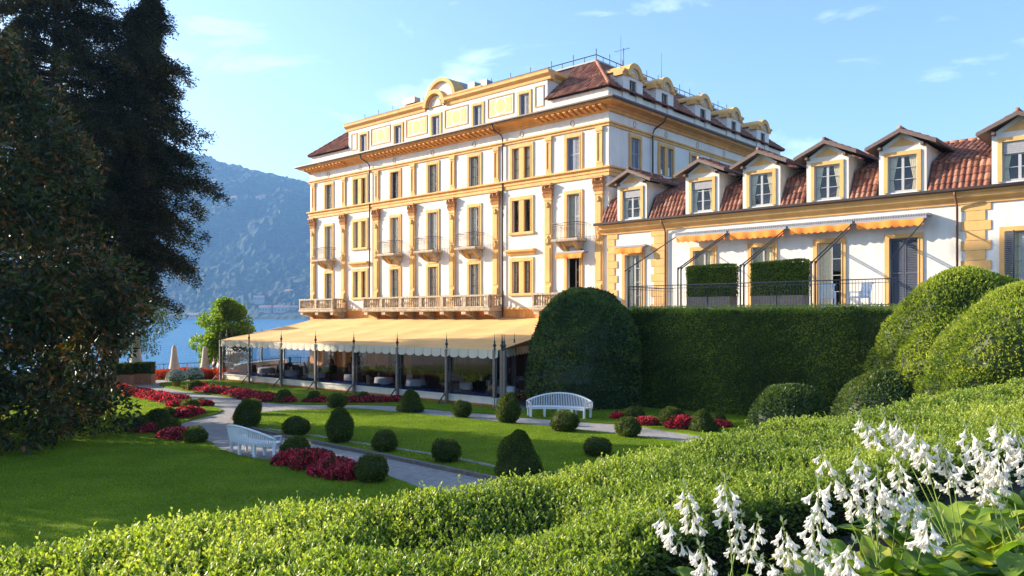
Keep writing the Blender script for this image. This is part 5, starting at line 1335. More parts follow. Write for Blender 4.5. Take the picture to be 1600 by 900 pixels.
# ------------------------------------------------------------------ curved white benches
def bench(cx, cy, rz_, label, Rad=2.6, span=1.15, z=.03, hmax=.34, hend=.60):
    """arc bench; open (concave) side faces local -Y"""
    e = empty('curved_bench', (cx, cy, z), rz_, label, 'bench', 'white curved garden benches')
    def P(r, a): return (r*math.sin(a), r*math.cos(a)-Rad)
    a0, a1 = -span/2, span/2; N_ = 24
    mb = MB(); vs = []
    for k in range(6):          # seat slats
        r0 = Rad-.48+k*.083; 
        for i in range(N_):
            a, b = a0+(a1-a0)*i/N_, a0+(a1-a0)*(i+1)/N_
            q = [P(r0, a), P(r0, b), P(r0+.068, b), P(r0+.068, a)]
            mb.add([(x, y, zz) for zz in (.42, .445) for x, y in q], [(0,3,2,1),(4,5,6,7),(0,1,5,4),(2,3,7,6)] + ([(3,0,4,7)] if i == 0 else []) + ([(1,2,6,5)] if i == N_-1 else []))
    for r0 in (Rad-.46, Rad-.03):   # apron
        for i in range(N_):
            a, b = a0+(a1-a0)*i/N_, a0+(a1-a0)*(i+1)/N_; q = [P(r0, a), P(r0, b), P(r0+.03, b), P(r0+.03, a)]
            mb.add([(x, y, zz) for zz in (.34, .419) for x, y in q], [(0,3,2,1),(4,5,6,7),(0,1,5,4),(2,3,7,6),(3,0,4,7),(1,2,6,5)])
    mb.build('seat', M_benchw, e)
    def hback(a): return hend + hmax*math.cos(a/(a1)*math.pi/2)**.8 if abs(a) < a1 else hend
    mb = MB(); n = int(Rad*span/.068)
    for i in range(n+1):
        a = a0+(a1-a0)*i/n; rr = Rad+.03; x, y = P(rr, a); x2, y2 = P(rr+.12, a); h = hback(a)
        tx, ty = math.cos(a)*.0125, -math.sin(a)*.0125; f_ = (h-.4)/.56
        xx, yy = x+(x2-x)*f_, y+(y2-y)*f_; nx_, ny_ = math.sin(a)*.012, math.cos(a)*.012
        mb.add([(x-tx-nx_, y-ty-ny_, .36), (x+tx-nx_, y+ty-ny_, .36), (x+tx+nx_, y+ty+ny_, .36), (x-tx+nx_, y-ty+ny_, .36), (xx-tx-nx_, yy-ty-ny_, h), (xx+tx-nx_, yy+ty-ny_, h), (xx+tx+nx_, yy+ty+ny_, h), (xx-tx+nx_, yy-ty+ny_, h)], [(0,1,5,4),(1,2,6,5),(2,3,7,6),(3,0,4,7)])
    mb.build('back_slats', M_benchw, e)
    mb = MB(); pts = []
    for i in range(31):
        a = a0+(a1-a0)*i/30; h = hback(a); f_ = (h-.4)/.56; x, y = P(Rad+.03+.12*f_, a); pts.append((x, y, h+.02))
    mb.tube(pts, .036, 6); mb.build('top_rail', M_benchw, e)
    for i in range(5):
        a = a0+(a1-a0)*(.02+.96*i/4)
        for r0, h in ((Rad-.44, .42), (Rad+.0, .42)):
            x, y = P(r0, a); mb = MB(); mb.box(-.04, -.035, 0, .04, .035, h-.001); l = mb.build('leg', M_benchw, e, loc=(x, y, 0)); l.rotation_euler.z = -a
    for sg in (-1, 1):
        a = sg*(a1-.01); mb = MB(); x0_, y0_ = P(Rad-.44, a); x1_, y1_ = P(Rad+.07, a)
        mb.tube([(x0_, y0_, .42), (x0_, y0_, .60), (x1_, y1_, .66)], .028, 6); mb.build('armrest', M_benchw, e)
    return e
bx_, by_ = G(876, 652); bench(bx_, by_+.15, R(-14), 'white curved slatted bench facing the oval lawn beside the dark hedge', 2.9, .98)
bx_, by_ = G(382, 716); bench(bx_-.25, by_+.30, R(138), 'white curved slatted bench seen from behind on the left lawn', 2.15, 1.3, hmax=.34, hend=.54)

# ------------------------------------------------------------------ hedges
def surf_leaves(name, B, Fb, S, O, n_, L_, m, e, jit=.05, spread=.55, lo=.1, rbase=.45):
    n = len(S); V, Fq = leaf_quads(S + O*rng.uniform(-jit, jit*.6, n)[:, None], O*.8+rng.normal(size=(n, 3))*spread, rng.uniform(.7, 1.35, n)*L_, rng.uniform(.45, .7, n)*L_)
    rn = np.clip(rbase + .22*rng.normal(size=n) + .26*vnoise(S, 1.6, 5) + .16*vnoise(S, 6, 6), .01, 1)
    return np_mesh(name, np.concatenate([B, V]), np.concatenate([Fb, Fq+len(B)]), m, np.concatenate([np.full(len(Fb), lo), rn]), e)
def mound(cx, cy, rx, ry, h, label, m=LM_laurel, n=14000, L_=.11, power=2.6, nm='clipped_hedge', lump=.07, z0=0, rb=.45, seed=1, cat='hedge'):
    nu, nv = 60, 26
    def surf(t, u):
        z = t; r = np.clip(1 - z**power, 0, 1)**(1/2.2); P = np.stack([rx*r*np.cos(u), ry*r*np.sin(u), h*z], 1)
        d = 1 + lump*vnoise(P, 1.4, seed) + lump*.4*vnoise(P, 4, seed+1); P[:, :2] *= d[:, None]; P[:, 2] *= (1+(d-1)*.6); return P
    T_, U_ = np.meshgrid(np.linspace(0, .998, nv)**.7, np.linspace(0, 2*np.pi, nu, endpoint=False), indexing='ij')
    B = surf(T_.ravel(), U_.ravel())*np.array([.975, .975, .985]); Fb = np.array([[i*nu+j, i*nu+(j+1) % nu, (i+1)*nu+(j+1) % nu, (i+1)*nu+j] for i in range(nv-1) for j in range(nu)])
    t = np.concatenate([rng.uniform(0, 1, n//2), 1-rng.uniform(0, 1, n-n//2)**1.8*.6]); t = np.clip(t, 0, .999); u = rng.uniform(0, 2*np.pi, n); S = surf(t, u)
    r_ = np.clip(1-t**power, 0, 1); O = unit(np.stack([np.cos(u)*r_**.5, np.sin(u)*r_**.5, t**1.5+.15], 1))
    e = empty(nm, (cx, cy, z0), 0, label, cat); surf_leaves('foliage', B, Fb, S, O, n, L_, m, e, rbase=rb)
    mb = MB(); mb.tube([(0,0,-.2), (0,0,h*.5)], [.14, .08], 7); mb.build('stem', M_bark, e)
    return e
mound(3.5, 37.5, 2.8, 2.7, 5.3, 'tall dark green dome hedge at the end of the long hedge wall', LM_laurel, 24000, .14, 3.3, lump=.07, rb=.62, seed=2)
mound(10.15, 28.6, 1.45, 1.4, 1.72, 'small dark laurel dome left of two, behind the foreground hedge', LM_laurel, 9000, .10, 2.4, seed=3, rb=.6, nm='laurel_shrub', cat='shrub')
mound(12.6, 26.4, 1.75, 1.6, 2.35, 'larger pale laurel dome, right of the small one, behind the hedge', LM_laurel, 9000, .10, 2.2, seed=4, rb=.68, nm='laurel_shrub', cat='shrub')
mound(16.4, 27.2, 3.9, 3.0, 5.55, 'big rounded green hedge under the wing, behind the yellower one', LM_privet, 32000, .11, 2.5, seed=5, rb=.66, lump=.09)
mound(14.7, 21.0, 3.9, 2.8, 5.15, 'big yellow green rounded hedge at the right edge of the photo', LM_privet, 36000, .085, 2.5, seed=6, rb=.74, lump=.10)
mound(12.6, 20.2, 2.0, 1.4, 2.9, 'low dark rounded hedge before the big yellow green one', LM_privet, 14000, .08, 2.4, seed=7, rb=.5, lump=.08, z0=.3)
# long hedge wall
e = empty('hedge_wall', (6.2-.7418*1.3, 36.25+.6706*1.3, 0), math.atan2(-.6706, .7418), 'long tall straight clipped hedge wall below the roof terrace', 'hedge')
Lh, Hh, Th = 12.9, 4.42, 1.0
def box_leaves(Lx, Ty, Hz, n, amp=.05, seed=0):
    a = np.array([Lx*Hz, Lx*Hz*.25, Lx*Ty*1.3, Ty*Hz, Ty*Hz]); k = rng.choice(5, n, p=a/a.sum()); u = rng.uniform(0, 1, n); v = rng.uniform(0, 1, n)
    S = np.zeros((n, 3)); O = np.zeros((n, 3))
    for i, (f_, o_) in enumerate((((lambda u, v: (u*Lx, 0*u, v*Hz)), (0,-1,.15)), ((lambda u, v: (u*Lx, 0*u+Ty, v*Hz)), (0,1,.15)), ((lambda u, v: (u*Lx, v*Ty, 0*u+Hz)), (0,0,1)), ((lambda u, v: (0*u, u*Ty, v*Hz)), (-1,0,.15)), ((lambda u, v: (0*u+Lx, u*Ty, v*Hz)), (1,0,.15)))):
        m_ = k == i; S[m_] = np.stack(f_(u[m_], v[m_]), 1); O[m_] = o_
    S += O * (amp*vnoise(S, 1.3, seed) + amp*.5*vnoise(S, 4, seed+1))[:, None]; return S, O
S, O = box_leaves(Lh, Th, Hh, 46000, .07, 4)
mb = MB(); mb.box(.08, .08, 0, Lh-.08, Th-.08, Hh-.07)
surf_leaves('foliage', np.array(mb.v), np.array(mb.f), S, O, 0, .095, LM_privet, e, jit=.09, rbase=.42)
# new shoots on its top
n = 900; P = np.stack([rng.uniform(0, Lh, n), rng.uniform(0, Th, n), np.full(n, Hh)], 1); V = []; Fq = []; b = 0
for k in range(9):
    v, f_ = leaf_quads(P + np.array([0, 0, .03])*k*rng.uniform(.3, 1.2, n)[:, None], np.c_[rng.normal(size=(n, 2))*.6, np.full(n, .7)], .085, .035); V.append(v); Fq.append(f_+b); b += len(v)
np_mesh('new_shoots', np.concatenate(V), np.concatenate(Fq), LM_hedge, rng.uniform(.4, 1, n*9), e)
mb = MB()
for k in range(12): mb.tube([(.5+k*.95, .5, -.1), (.5+k*.95, .5, 2)], .05, 5)
mb.build('stems', M_bark, e)
# planted boxes on the roof terrace
for k, (t0, t1, zt, lb) in enumerate(((8.1, 10.35, 6.50, 'left clipped hedge in a wooden planter on the roof terrace'), (11.3, 13.65, 6.56, 'right clipped hedge in a wooden planter on the roof terrace'))):
    e = wing_thing('hedge_planter', (t0, -5.15, FLZ), lb, 'planter', 'hedge planters on the roof terrace'); Lx = t1-t0; hh = zt-FLZ-.5
    mb = MB()
    for q in range(2): mb.box(q*Lx/2+.03, 0, 0, (q+1)*Lx/2-.03, .72, .5)
    mb.build('planter_box', M_planter, e)
    S, O = box_leaves(Lx, .72, hh, 9000, .05, k+9); S[:, 2] += .5; mb = MB(); mb.box(.05, .05, .5, Lx-.05, .67, hh+.45)
    surf_leaves('foliage', np.array(mb.v), np.array(mb.f), S, O, 0, .075, LM_privet, e, jit=.05, rbase=.7)
for k, (t_, lb) in enumerate(((14.2, 'left white armchair on the roof terrace'), (15.5, 'right white armchair on the roof terrace by the closed shutter'))):
    e = wing_thing('terrace_chair', (t_, -3.9, FLZ), lb, 'chair', 'white chairs on the roof terrace', .4-k*.9)
    mb = MB(); mb.box(-.3, -.3, .36, .3, .3, .43); mb.build('seat', M_benchw, e)
    mb = MB()
    for q in range(7): mb.prism([(.26, .43), (.40, 1.0), (.43, 1.0), (.29, .43)], 'x', -.29+q*.085, -.29+q*.085+.055)
    mb.prism([(.385, .93), (.40, 1.02), (.45, 1.02), (.43, .93)], 'x', -.32, .32); mb.build('backrest', M_benchw, e)
    for sx in (-.28, .28):
        mb = MB(); mb.box(sx-.03, -.3, .60, sx+.03, .3, .64); mb.build('armrest', M_benchw, e)
        for sy in (-.27, .27): mb = MB(); mb.box(sx-.025, sy-.025, 0, sx+.025, sy+.025, .6); mb.build('leg', M_benchw, e)

# ------------------------------------------------------------------ trees
def conifer(x, y, h, rad, label, seed, nb=230, per=55, lean=0, mat_=LM_con, low=6.0, L_=.17, nm='cypress_tree'):
    r = np.random.default_rng(seed); e = empty(nm, (x, y, 0), 0, label, 'tree', 'tall trees on the left')
    mb = MB(); tr_ = [(lean*k/12 + .15*math.sin(k*.9), .12*math.cos(k*1.3)-.12, h*k/12*.98) for k in range(13)]
    mb.tube(tr_, [max(.05, .48*(1-k/12.4)) for k in range(13)], 9)
    P = []; D = []
    for b in range(nb):
        f = (b+.5)/nb; z = low + (h-low)*(f**.92); az = r.uniform(0, 2*np.pi)
        env = min(1, ((1-f)/.52))**.72 if f > .15 else .80+f*1.3; env *= .80+.24*math.sin(z*1.9+seed)+.1*math.sin(z*4.3)
        env = min(1.05, env); ln = max(.25, rad*env*r.uniform(.62, 1.12))
        d = np.array([math.cos(az), math.sin(az), 0]); up = r.uniform(.10, .55)
        x0_ = lean*z/h; pts = [np.array([x0_, 0, z]) + d*ln*q + np.array([0, 0, ln*(up*q - .45*q*q)]) for q in (0, .35, .7, 1)]
        if ln > 1: mb.tube([tuple(q) for q in pts], [.075*ln/rad+.02, .05*ln/rad+.015, .025, .01], 5, cap=False)
        m_ = int(per*(.35+ln/rad)); q = r.uniform(.22, 1.05, m_)
        c = np.array([x0_, 0, z]) + d*ln*q[:, None] + np.array([0, 0, 1.])*(ln*(up*q-.45*q*q))[:, None]
        side_ = np.array([-d[1], d[0], 0]); c = c + side_*(r.normal(size=m_)*(.10+.22*ln*.35*(1.1-q)))[:, None] + np.array([0, 0, 1.])*(r.normal(size=m_)*.16)[:, None]
        k = 8
        cc = np.repeat(c, k, 0) + r.normal(size=(m_*k, 3))*.13; P.append(cc); dd = d*.7 + r.normal(size=(m_*k, 3))*.55 + np.array([0, 0, -.15]); D.append(dd)
    P = np.concatenate(P); D = np.concatenate(D); n = len(P)
    V, Fq = leaf_quads(P, D, r.uniform(.6, 1.4, n)*L_, r.uniform(.25, .5, n)*L_)
    np_mesh('crown', V, Fq, mat_, np.clip(.45+.25*r.normal(size=n)+.15*vnoise(P, .9, seed), 0, 1), e)
    mb.build('trunk', M_bark, e, fix=False); return e
conifer(-23.2, 44.5, 22.3, 4.5, 'dark cypress with a pointed top, nearest the lake', 11, 380, 74, lean=2.7, low=5.2)
conifer(-25.3, 43.5, 30.0, 5.5, 'taller dark cypress rising out of frame behind the magnolia', 12, 460, 84, low=5)
def crown_tree(x, y, label, blobs, m, trunk, L_, per, seed, nm, cat='tree', asp=.42, gap=.0, thick=.35, grp=None):
    """blobs: (cx, cy, cz, r). leaves in clumps over each blob"""
    r = np.random.default_rng(seed); e = empty(nm, (x, y, 0), 0, label, cat, grp); P = []; D = []
    for (cx, cy, cz, rr) in blobs:
        n = int(per*rr*rr); o_ = unit(r.normal(size=(n, 3))); rad = rr*(1-thick*r.uniform(0, 1, n)**1.5)
        nz_ = vnoise(o_*rr + np.array([cx, cy, cz]), 2.6, seed); keep = nz_ > -1+gap; 
        p = np.array([cx, cy, cz]) + o_*(rad*(1+.14*nz_))[:, None]; P.append(p[keep]); D.append((o_+r.normal(size=(n, 3))*.7+np.array([0,0,-.1]))[keep])
    P = np.concatenate(P); D = np.concatenate(D); k = P[:, 2] > .03; P, D = P[k], D[k]; n = len(P)
    V, Fq = leaf_quads(P, D, r.uniform(.7, 1.3, n)*L_, r.uniform(.8, 1.1, n)*L_*asp)
    np_mesh('crown', V, Fq, m, np.clip(r.uniform(0, 1, n)*.8+.10+.16*vnoise(P, 1.3, seed), 0, 1), e)
    mb = MB(); zt = max(b[2] for b in blobs); mb.tube([(0,0,-.1), (.05,0,zt*.4), (0,0,zt*.9)], [trunk, trunk*.7, trunk*.2], 9)
    for (cx, cy, cz, rr) in blobs[:: max(1, len(blobs)//26)]:
        zb = max(.6, cz*.55); mb.tube([(0, 0, zb), (cx*.5, cy*.5, (zb+cz)/2+.1), (cx, cy, cz)], [trunk*.35, trunk*.22, .02], 6, cap=False)
    mb.build('trunk', M_bark, e, fix=False); return e
r = np.random.default_rng(21); bl = []
for k in range(300):     # magnolia: broad cone of foliage reaching the ground
    f = r.uniform(0, 1)**1.1; z = .7 + f*14.0; env = 6.3*(1-f**2.6)**.8+.3; env *= (.88 + .12*math.sin(z*1.3+1)) * min(1, .8+z*.1); a = r.uniform(0, 6.283); q = env*r.uniform(.72, 1.0); rr = r.uniform(.75, 1.35)*(1-.35*f)
    bl.append((q*math.cos(a), q*math.sin(a), z, rr))
crown_tree(-19.8, 27.3, 'huge glossy magnolia with rusty leaf undersides, foliage down to the lawn', bl, LM_mag, .45, .25, 420, 22, 'magnolia_tree', asp=.44, thick=.5, grp='tall trees on the left')
bl = []
for k in range(70):
    f = r.uniform(0, 1); a = r.uniform(0, 6.283); z = 2.0+f*4.6; env = 3.2*math.sqrt(max(.03, 1-(f*2-.9)**2*.8)); q = env*r.uniform(.3, 1); bl.append((q*math.cos(a), q*math.sin(a), z, r.uniform(.5, .9)))
crown_tree(-25.5, 50.5, 'small airy tree with drooping boughs under the cypress by the lake', bl, LM_laurel, .18, .15, 520, 23, 'lakeside_tree', asp=.5, gap=.5, thick=.6, grp='tall trees on the left')
bl = []
for k in range(170):     # out of the picture on the left; its shade falls on the near lawn
    f = r.uniform(0, 1); z = 1.2 + f*13; env = 6.3*(1-f**2.6)**.8+.3; a = r.uniform(0, 6.283); q = env*r.uniform(.5, 1.0); bl.append((q*math.cos(a), q*math.sin(a), z, r.uniform(.9, 1.5)))
crown_tree(-30.5, 23.5, 'broad dark magnolia left of the picture beside the near lawn', bl, LM_mag, .45, .34, 120, 25, 'magnolia_tree', asp=.5, thick=.6, grp='tall trees on the left')
Yt = 60; bl = []
for k in range(85):
    f = r.uniform(0, 1); a = r.uniform(0, 6.283); z = .0+f*4.3; env = 2.15*math.sqrt(max(.02, 1-(f*2-.85)**2*.86)); q = env*r.uniform(.2, 1); bl.append((q*math.cos(a), q*math.sin(a), z+1.55, r.uniform(.38, .62)))
crown_tree((351-800)/F*Yt, Yt, 'round bright green lime tree on the lake terrace', bl, LM_plane, .13, .19, 720, 24, 'lime_tree', asp=.85, gap=.1, thick=.7).location.z = -.6
# ------------------------------------------------------------------ foreground box hedge
from mathutils.geometry import tessellate_polygon
poly = [tuple(p) for p in far_edge] + [tuple(p) for p in near_edge[::-1]]
poly = [(far_edge[0][0]-4, far_edge[0][1]-2.3)] + poly[:-1] + [(-6.5, -2.4)]
PA = np.array(poly)
def edge_in(P): 
    a = list(map(tuple, PA)) + [tuple(PA[0])]; return np.abs(seg_dist(P, a))
def top_h(P):
    P3 = np.c_[P, np.zeros(len(P))]; dd = edge_in(P)
    dip = smooth(.45, .95, vnoise(P3, 1.6, 41))*.17*smooth(.15, .9, dd)
    return HT - .02 + .045*vnoise(P3, 1.1, 31) + .042*vnoise(P3, 3.3, 32) + .02*vnoise(P3, 8, 33) - dip - .05*(1-smooth(0, .18, dd)) + .03*(1-smooth(0, .6, dd))
e = empty('foreground_hedge', (0,0,0), 0, 'broad low clipped box hedge sweeping across the foreground', 'hedge')
def shoots(x0, x1, y0, y1, dens, nl, L_, hs):
    n = int((x1-x0)*(y1-y0)*dens); P = np.stack([rng.uniform(x0, x1, n), rng.uniform(y0, y1, n)], 1); P = P[inside(P, PA)]
    k = (np.abs(P[:, 0]) < P[:, 1]*.70+.5); P = P[k]; n = len(P); z = top_h(P); out = []
    tall = (rng.uniform(0, 1, n) < .03)*rng.uniform(.3, .8, n) + rng.uniform(.5, 1.1, n)
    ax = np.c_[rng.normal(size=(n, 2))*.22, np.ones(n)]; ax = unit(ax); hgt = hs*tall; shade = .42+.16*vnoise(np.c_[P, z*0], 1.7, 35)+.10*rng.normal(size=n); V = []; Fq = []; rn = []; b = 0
    for i in range(nl):
        f = (i+.3)/nl; base = np.c_[P, z-hs*.75] + ax*(hgt*f*1.3)[:, None]; an = rng.uniform(0, 6.283, n)
        d = np.c_[np.cos(an), np.sin(an), np.full(n, .35+.9*f)]; v, q = leaf_quads(base, d, L_*rng.uniform(.7, 1.2, n)*(1.15-.3*f), L_*.55*rng.uniform(.8, 1.2, n)); V.append(v); Fq.append(q+b); b += len(v)
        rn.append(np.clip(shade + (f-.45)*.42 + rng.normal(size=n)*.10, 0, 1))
    return np.concatenate(V), np.concatenate(Fq), np.concatenate(rn)
V = []; Fq = []; rn = []; b = 0
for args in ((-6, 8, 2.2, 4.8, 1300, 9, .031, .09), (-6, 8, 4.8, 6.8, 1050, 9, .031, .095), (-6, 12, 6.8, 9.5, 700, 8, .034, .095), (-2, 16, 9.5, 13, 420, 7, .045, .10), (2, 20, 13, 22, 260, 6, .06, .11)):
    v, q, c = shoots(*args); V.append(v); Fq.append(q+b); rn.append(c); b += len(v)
# leaves down both sides
loop = np.vstack([PA, PA[:1]]); sg = np.diff(loop, axis=0); ln = np.linalg.norm(sg, axis=1)
n = 90000; i_ = rng.choice(len(sg), n, p=ln/ln.sum()); f = rng.uniform(0, 1, n)[:, None]; Q = loop[i_] + sg[i_]*f; nrm = np.stack([-sg[i_][:, 1], sg[i_][:, 0]], 1)/ln[i_][:, None]
zz = HT-.06 - rng.uniform(0, 1, n)**1.3*.95; keep = np.abs(Q[:, 0]) < Q[:, 1]*.75+.6; Q, nrm, zz = Q[keep], nrm[keep], zz[keep]; n = len(Q)
P = np.c_[Q + nrm*rng.uniform(-.03, .05, n)[:, None], zz]; P[:, :2] += nrm*(.05*vnoise(P, 3, 9))[:, None]
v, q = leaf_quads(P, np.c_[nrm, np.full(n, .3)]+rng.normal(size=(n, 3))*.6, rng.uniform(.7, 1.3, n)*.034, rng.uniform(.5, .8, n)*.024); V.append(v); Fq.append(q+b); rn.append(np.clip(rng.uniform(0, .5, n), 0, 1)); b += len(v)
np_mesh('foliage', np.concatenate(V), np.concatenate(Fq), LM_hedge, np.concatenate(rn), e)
# woody inside of the hedge: body with the same uneven top
gx, gy = np.meshgrid(np.arange(-7, 20, .11), np.arange(-3, 21, .11)); PG = np.stack([gx.ravel(), gy.ravel()], 1); ins = inside(PG, PA) & (edge_in(PG) > .02); zt_ = top_h(PG)-.085
Z0 = ground_h(PG)-.3; ny_, nx_ = gx.shape; ix_ = np.arange(gx.size).reshape(gx.shape); cell = np.stack([ix_[:-1, :-1], ix_[:-1, 1:], ix_[1:, 1:], ix_[1:, :-1]], -1).reshape(-1, 4)
ok = ins[cell].all(1); cell = cell[ok]; N0 = len(PG)
top_v = np.c_[PG, zt_]; bot_v = np.c_[PG, Z0]; F1 = cell; 
ed = {}
for c in cell:
    for a, b_ in ((c[0], c[1]), (c[1], c[2]), (c[2], c[3]), (c[3], c[0])):
        if (b_, a) in ed: del ed[(b_, a)]
        else: ed[(a, b_)] = 1
F2 = np.array([[a, a+N0, b_+N0, b_] for a, b_ in ed]); np_mesh('woody_core', np.concatenate([top_v, bot_v]), np.concatenate([F1, F2]), mat('hedge twigs', (.022, .028, .010), .95, .5, 12, 1, 40, c2=(.012, .010, .006)), None, e)

# ------------------------------------------------------------------ hostas
LM_hl = leafmat('hosta leaves', [(0, (.04, .09, .012)), (.45, (.10, .19, .02)), (.78, (.24, .34, .04)), (.93, (.42, .42, .07)), (1, (.36, .24, .06))], .4, .45, .4)
LM_hf = leafmat('hosta flowers', [(0, (.30, .36, .16)), (.08, (.45, .48, .30)), (.14, (.80, .78, .74)), (1, (.90, .89, .84))], .55, .4, .3, (1.1, 1.06, 1.0))
LM_hs = leafmat('hosta stems', [(0, (.16, .26, .04)), (1, (.30, .38, .08))], .5, .2)
def hosta_leaf(base, az, ln, wd_, droop, r):
    nu_, nv_ = 8, 5; vs = []; d = np.array([math.cos(az), math.sin(az)]); s_ = np.array([-d[1], d[0]])
    for i in range(nu_+1):
        t = i/nu_; out = ln*(.35+t*.9)*.9; z = ln*(.75*t - droop*t*t) + .02; w_ = wd_*.5*math.sin(math.pi*min(1, t**.62))**.85 * (1-.05*t)
        if t == 1: w_ = .002
        for j in range(nv_):
            q = (j/(nv_-1)-.5)*2; rp = .006*math.cos(q*9)*math.sin(math.pi*t)
            vs.append((base[0]+d[0]*out+s_[0]*w_*q, base[1]+d[1]*out+s_[1]*w_*q, base[2]+z+abs(q)**1.5*w_*.55+rp+.012*math.sin(t*9+r*6)))
    return vs, [(i*nv_+j, (i+1)*nv_+j, (i+1)*nv_+j+1, i*nv_+j+1) for i in range(nu_) for j in range(nv_-1)]
def blossom(V, Fq, rn, p, d, s, r):
    """trumpet with six flared petals, hanging along d"""
    d = d/np.linalg.norm(d); a = np.cross(d, [.3, .2, 1.]); a /= np.linalg.norm(a); b_ = np.cross(d, a); base = len(V); rad = [(.08, .0), (.10, .30), (.22, .62)]
    k = 6
    for rr, t in rad:
        for j in range(k): an = 2*math.pi*j/k; V.append(p + d*s*t + (a*math.cos(an)+b_*math.sin(an))*rr*s*.62)
    for i in range(2):
        for j in range(k): Fq.append([base+i*k+j, base+i*k+(j+1) % k, base+(i+1)*k+(j+1) % k, base+(i+1)*k+j]); rn.append(.10 if i == 0 else .3+.6*r.uniform())
    for j in range(k):          # petals
        an = 2*math.pi*(j+.5)/k; o_ = a*math.cos(an)+b_*math.sin(an); fl_ = r.uniform(.24, .36); b2 = len(V)
        V.append(p + d*s*.86 + o_*s*.30 + (np.cross(d, o_))*s*.13); V.append(p + d*s*(1.0+r.uniform(-.05, .05)) + o_*s*fl_); V.append(p + d*s*.86 + o_*s*.30 - (np.cross(d, o_))*s*.13); 
        Fq.append([base+2*k+j, base+2*k+(j+1) % k, b2, b2+1]); rn.append(.3+.6*r.uniform()); Fq.append([base+2*k+j, b2, b2+1, b2+2]) ; rn.append(.3+.6*r.uniform())
def stalk(e, root, tip, seed, size=1.0, nfl=12, span=.36):
    r = np.random.default_rng(seed); root = np.array(root, float); tip = np.array(tip, float); mid = (root*.5+tip*.5) + np.array([r.uniform(-.03, .03), r.uniform(-.03, .03), .02])
    def c(t): return (1-t)**2*root + 2*t*(1-t)*mid + t*t*tip
    mb = MB(); ts = np.linspace(0, 1, 12); mb.tube([tuple(c(t)) for t in ts], [.0042-.0026*t for t in ts], 5)
    st = mb.build('flower_stalk', LM_hs, e, fix=False, attr=[r.uniform(.2, 1)]*len(mb.f))
    V = []; Fq = []; rn = []; ht = np.linalg.norm(tip-root); sp = min(.62, span/ht)
    for i in range(nfl):
        t = 1 - sp + sp*i/nfl; p = c(t); an = i*2.4+r.uniform(-.4, .4); f = i/nfl; ped = .018; o_ = np.array([math.cos(an), math.sin(an), 0])
        s = .061*size*(1.08-.5*max(0, f-.62)/.38)*r.uniform(.9, 1.12)
        q = p + o_*ped + np.array([0, 0, .006]); 
        if f > .80:     # closed buds pointing up at the tip
            b0 = len(V); dd = o_*.5+np.array([0, 0, .9]); sd_ = np.cross(dd, [0.2, .9, .1]); sd_ /= np.linalg.norm(sd_)
            for qq in (p, p+dd*.018+sd_*.006, p+dd*.034, p+dd*.018-sd_*.006): V.append(qq)
            Fq.append([b0, b0+1, b0+2, b0+3]); rn.append(.05)
        elif r.uniform() < .90: blossom(V, Fq, rn, q, o_*r.uniform(.35, .8)+np.array([0, 0, -r.uniform(.6, 1.2)]), s, r)
        b0 = len(V); dd = o_*.8+np.array([0, 0, .5]); sd_ = np.cross(dd, [0, 0, 1.]); sd_ /= np.linalg.norm(sd_)      # bract
        for qq in (p, p+dd*.012+sd_*.007, p+dd*.028, p+dd*.012-sd_*.007): V.append(qq)
        Fq.append([b0, b0+1, b0+2, b0+3]); rn.append(.02)
    for i in range(3):
        p = c((i+1)*.16+.1); b0 = len(V); an = r.uniform(0, 6.28); dd = np.array([math.cos(an)*.4, math.sin(an)*.4, .9]); sd_ = np.array([-math.sin(an), math.cos(an), 0])
        for qq in (p, p+dd*.02+sd_*.006, p+dd*.045, p+dd*.02-sd_*.006): V.append(qq)
        Fq.append([b0, b0+1, b0+2, b0+3]); rn.append(.02)
    np_mesh('blossoms', np.array(V), np.array(Fq), LM_hf, rn, st)
GZ = 2.62
def hosta(cx, cy, label, tips, nleaf=46, spread=.34, seed=1, ls=1.0):
    r = np.random.default_rng(seed); e = empty('hosta_plant', (cx, cy, GZ), 0, label, 'plant', 'white-flowering hostas'); mb = MB(); at_ = []
    for i in range(int(nleaf*1.35)):
        a = r.uniform(0, 6.283); q = r.uniform(0, spread); bz = r.uniform(.0, .28)*(1-q/spread*.6); v, f_ = hosta_leaf((q*.5*math.cos(a), q*.5*math.sin(a), bz), a+r.uniform(-.5, .5), ls*r.uniform(.22, .40), ls*r.uniform(.12, .19), r.uniform(.2, .5), r.uniform())
        mb.add(v, f_, 0, True); at_ += [float(np.clip(r.uniform(0, 1)**1.0, 0, 1))]*len(f_)
    mb.build('leaves', LM_hl, e, fix=False, attr=at_)
    for k, (px, py, Y, sz) in enumerate(tips):
        X_, Y_, Z_ = at(px, py, Y); stalk(e, (r.uniform(-.12, .12), r.uniform(-.12, .12), .05), (X_-cx, Y_-cy, Z_-GZ), seed*100+k, sz, 15, .22)
hosta(1.02, 3.75, 'leftmost hosta in bloom, stalks leaning over the dark hedge side', [(1030, 800, 3.7, 1), (1068, 752, 3.9, 1), (1132, 742, 3.9, 1.05), (1092, 850, 3.4, .9), (1187, 806, 3.7, .85), (1160, 800, 3.9, .8)], 20, .2, 3, .8)
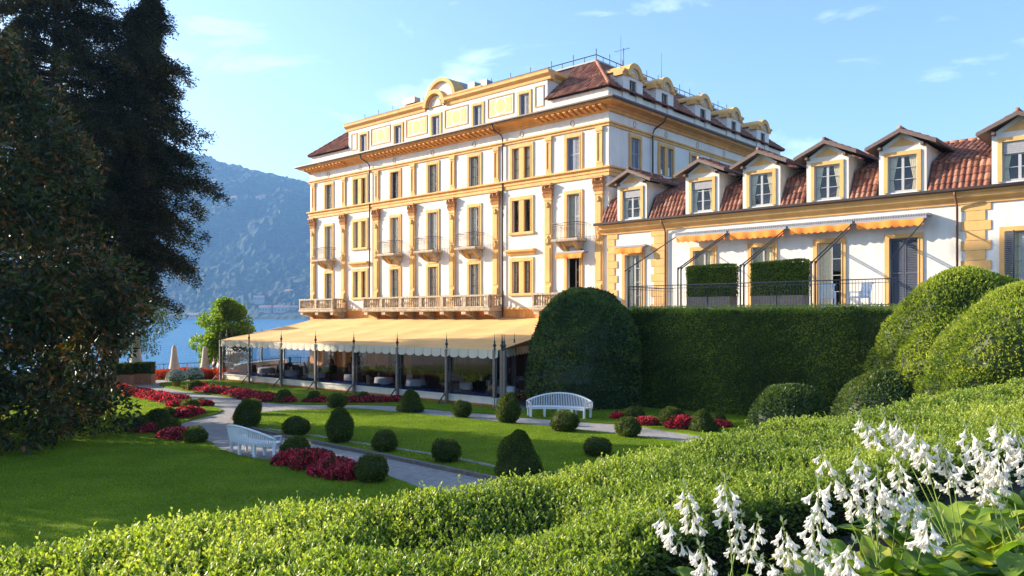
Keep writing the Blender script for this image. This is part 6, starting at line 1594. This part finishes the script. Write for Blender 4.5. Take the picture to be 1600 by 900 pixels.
hosta(1.45, 3.55, 'hosta with the densest upright flower spikes, second from the left', [(1277, 742, 3.6, 1.1), (1222, 812, 3.5, .95), (1272, 800, 3.5, 1), (1338, 842, 3.2, 1), (1300, 850, 3.3, .8), (1180, 868, 3.2, .7)], 30, .26, 4)
hosta(1.95, 4.1, 'hosta in the middle whose stalks lean left across the hedge', [(1282, 700, 4.2, 1.1), (1312, 745, 4.1, 1), (1338, 700, 4.2, 1), (1372, 730, 4.0, 1), (1406, 742, 4.0, 1), (1432, 760, 4.1, 1), (1455, 803, 3.6, 1.15), (1362, 765, 4.2, .9)], 60, .40, 5)
hosta(2.55, 4.45, 'hosta with the tallest thin stalks against the hedge top', [(1338, 645, 4.8, 1.05), (1376, 642, 4.8, 1), (1400, 652, 4.7, 1.1), (1428, 664, 4.6, 1.15), (1470, 682, 4.6, 1), (1392, 700, 4.5, 1), (1480, 705, 4.6, 1), (1440, 700, 4.7, .9)], 60, .42, 6)
hosta(2.85, 4.25, 'rightmost hosta crowded with blossom', [(1507, 660, 4.6, 1.15), (1558, 652, 4.5, 1.2), (1583, 662, 4.5, 1.1), (1530, 690, 4.4, 1.15), (1560, 700, 4.3, 1.1), (1596, 690, 4.4, 1.1), (1500, 715, 4.3, 1), (1525, 722, 4.4, 1), (1622, 670, 4.4, 1)], 64, .42, 7)
hosta(2.35, 3.72, 'hosta of yellowing leaves without flowers at the bottom right', [], 60, .40, 8)
hosta(1.85, 3.45, 'low green hosta without flowers at the bottom edge', [], 44, .34, 9)
hosta(2.75, 3.75, 'hosta without flowers in the bottom right corner', [], 56, .40, 10)

hosta(3.55, 5.2, 'darker leafy hosta behind the rightmost blooming one', [], 60, .5, 11, 1.1)
hosta(2.75, 5.1, 'dark leafy hosta in the shade of the hedge side', [], 50, .45, 12, 1.0)
hosta(4.3, 5.6, 'hosta at the right edge tucked against the hedge', [], 50, .5, 13, 1.1)
hosta(3.5, 4.4, 'large leafy hosta on the right edge of the bed', [], 60, .45, 14, 1.1)
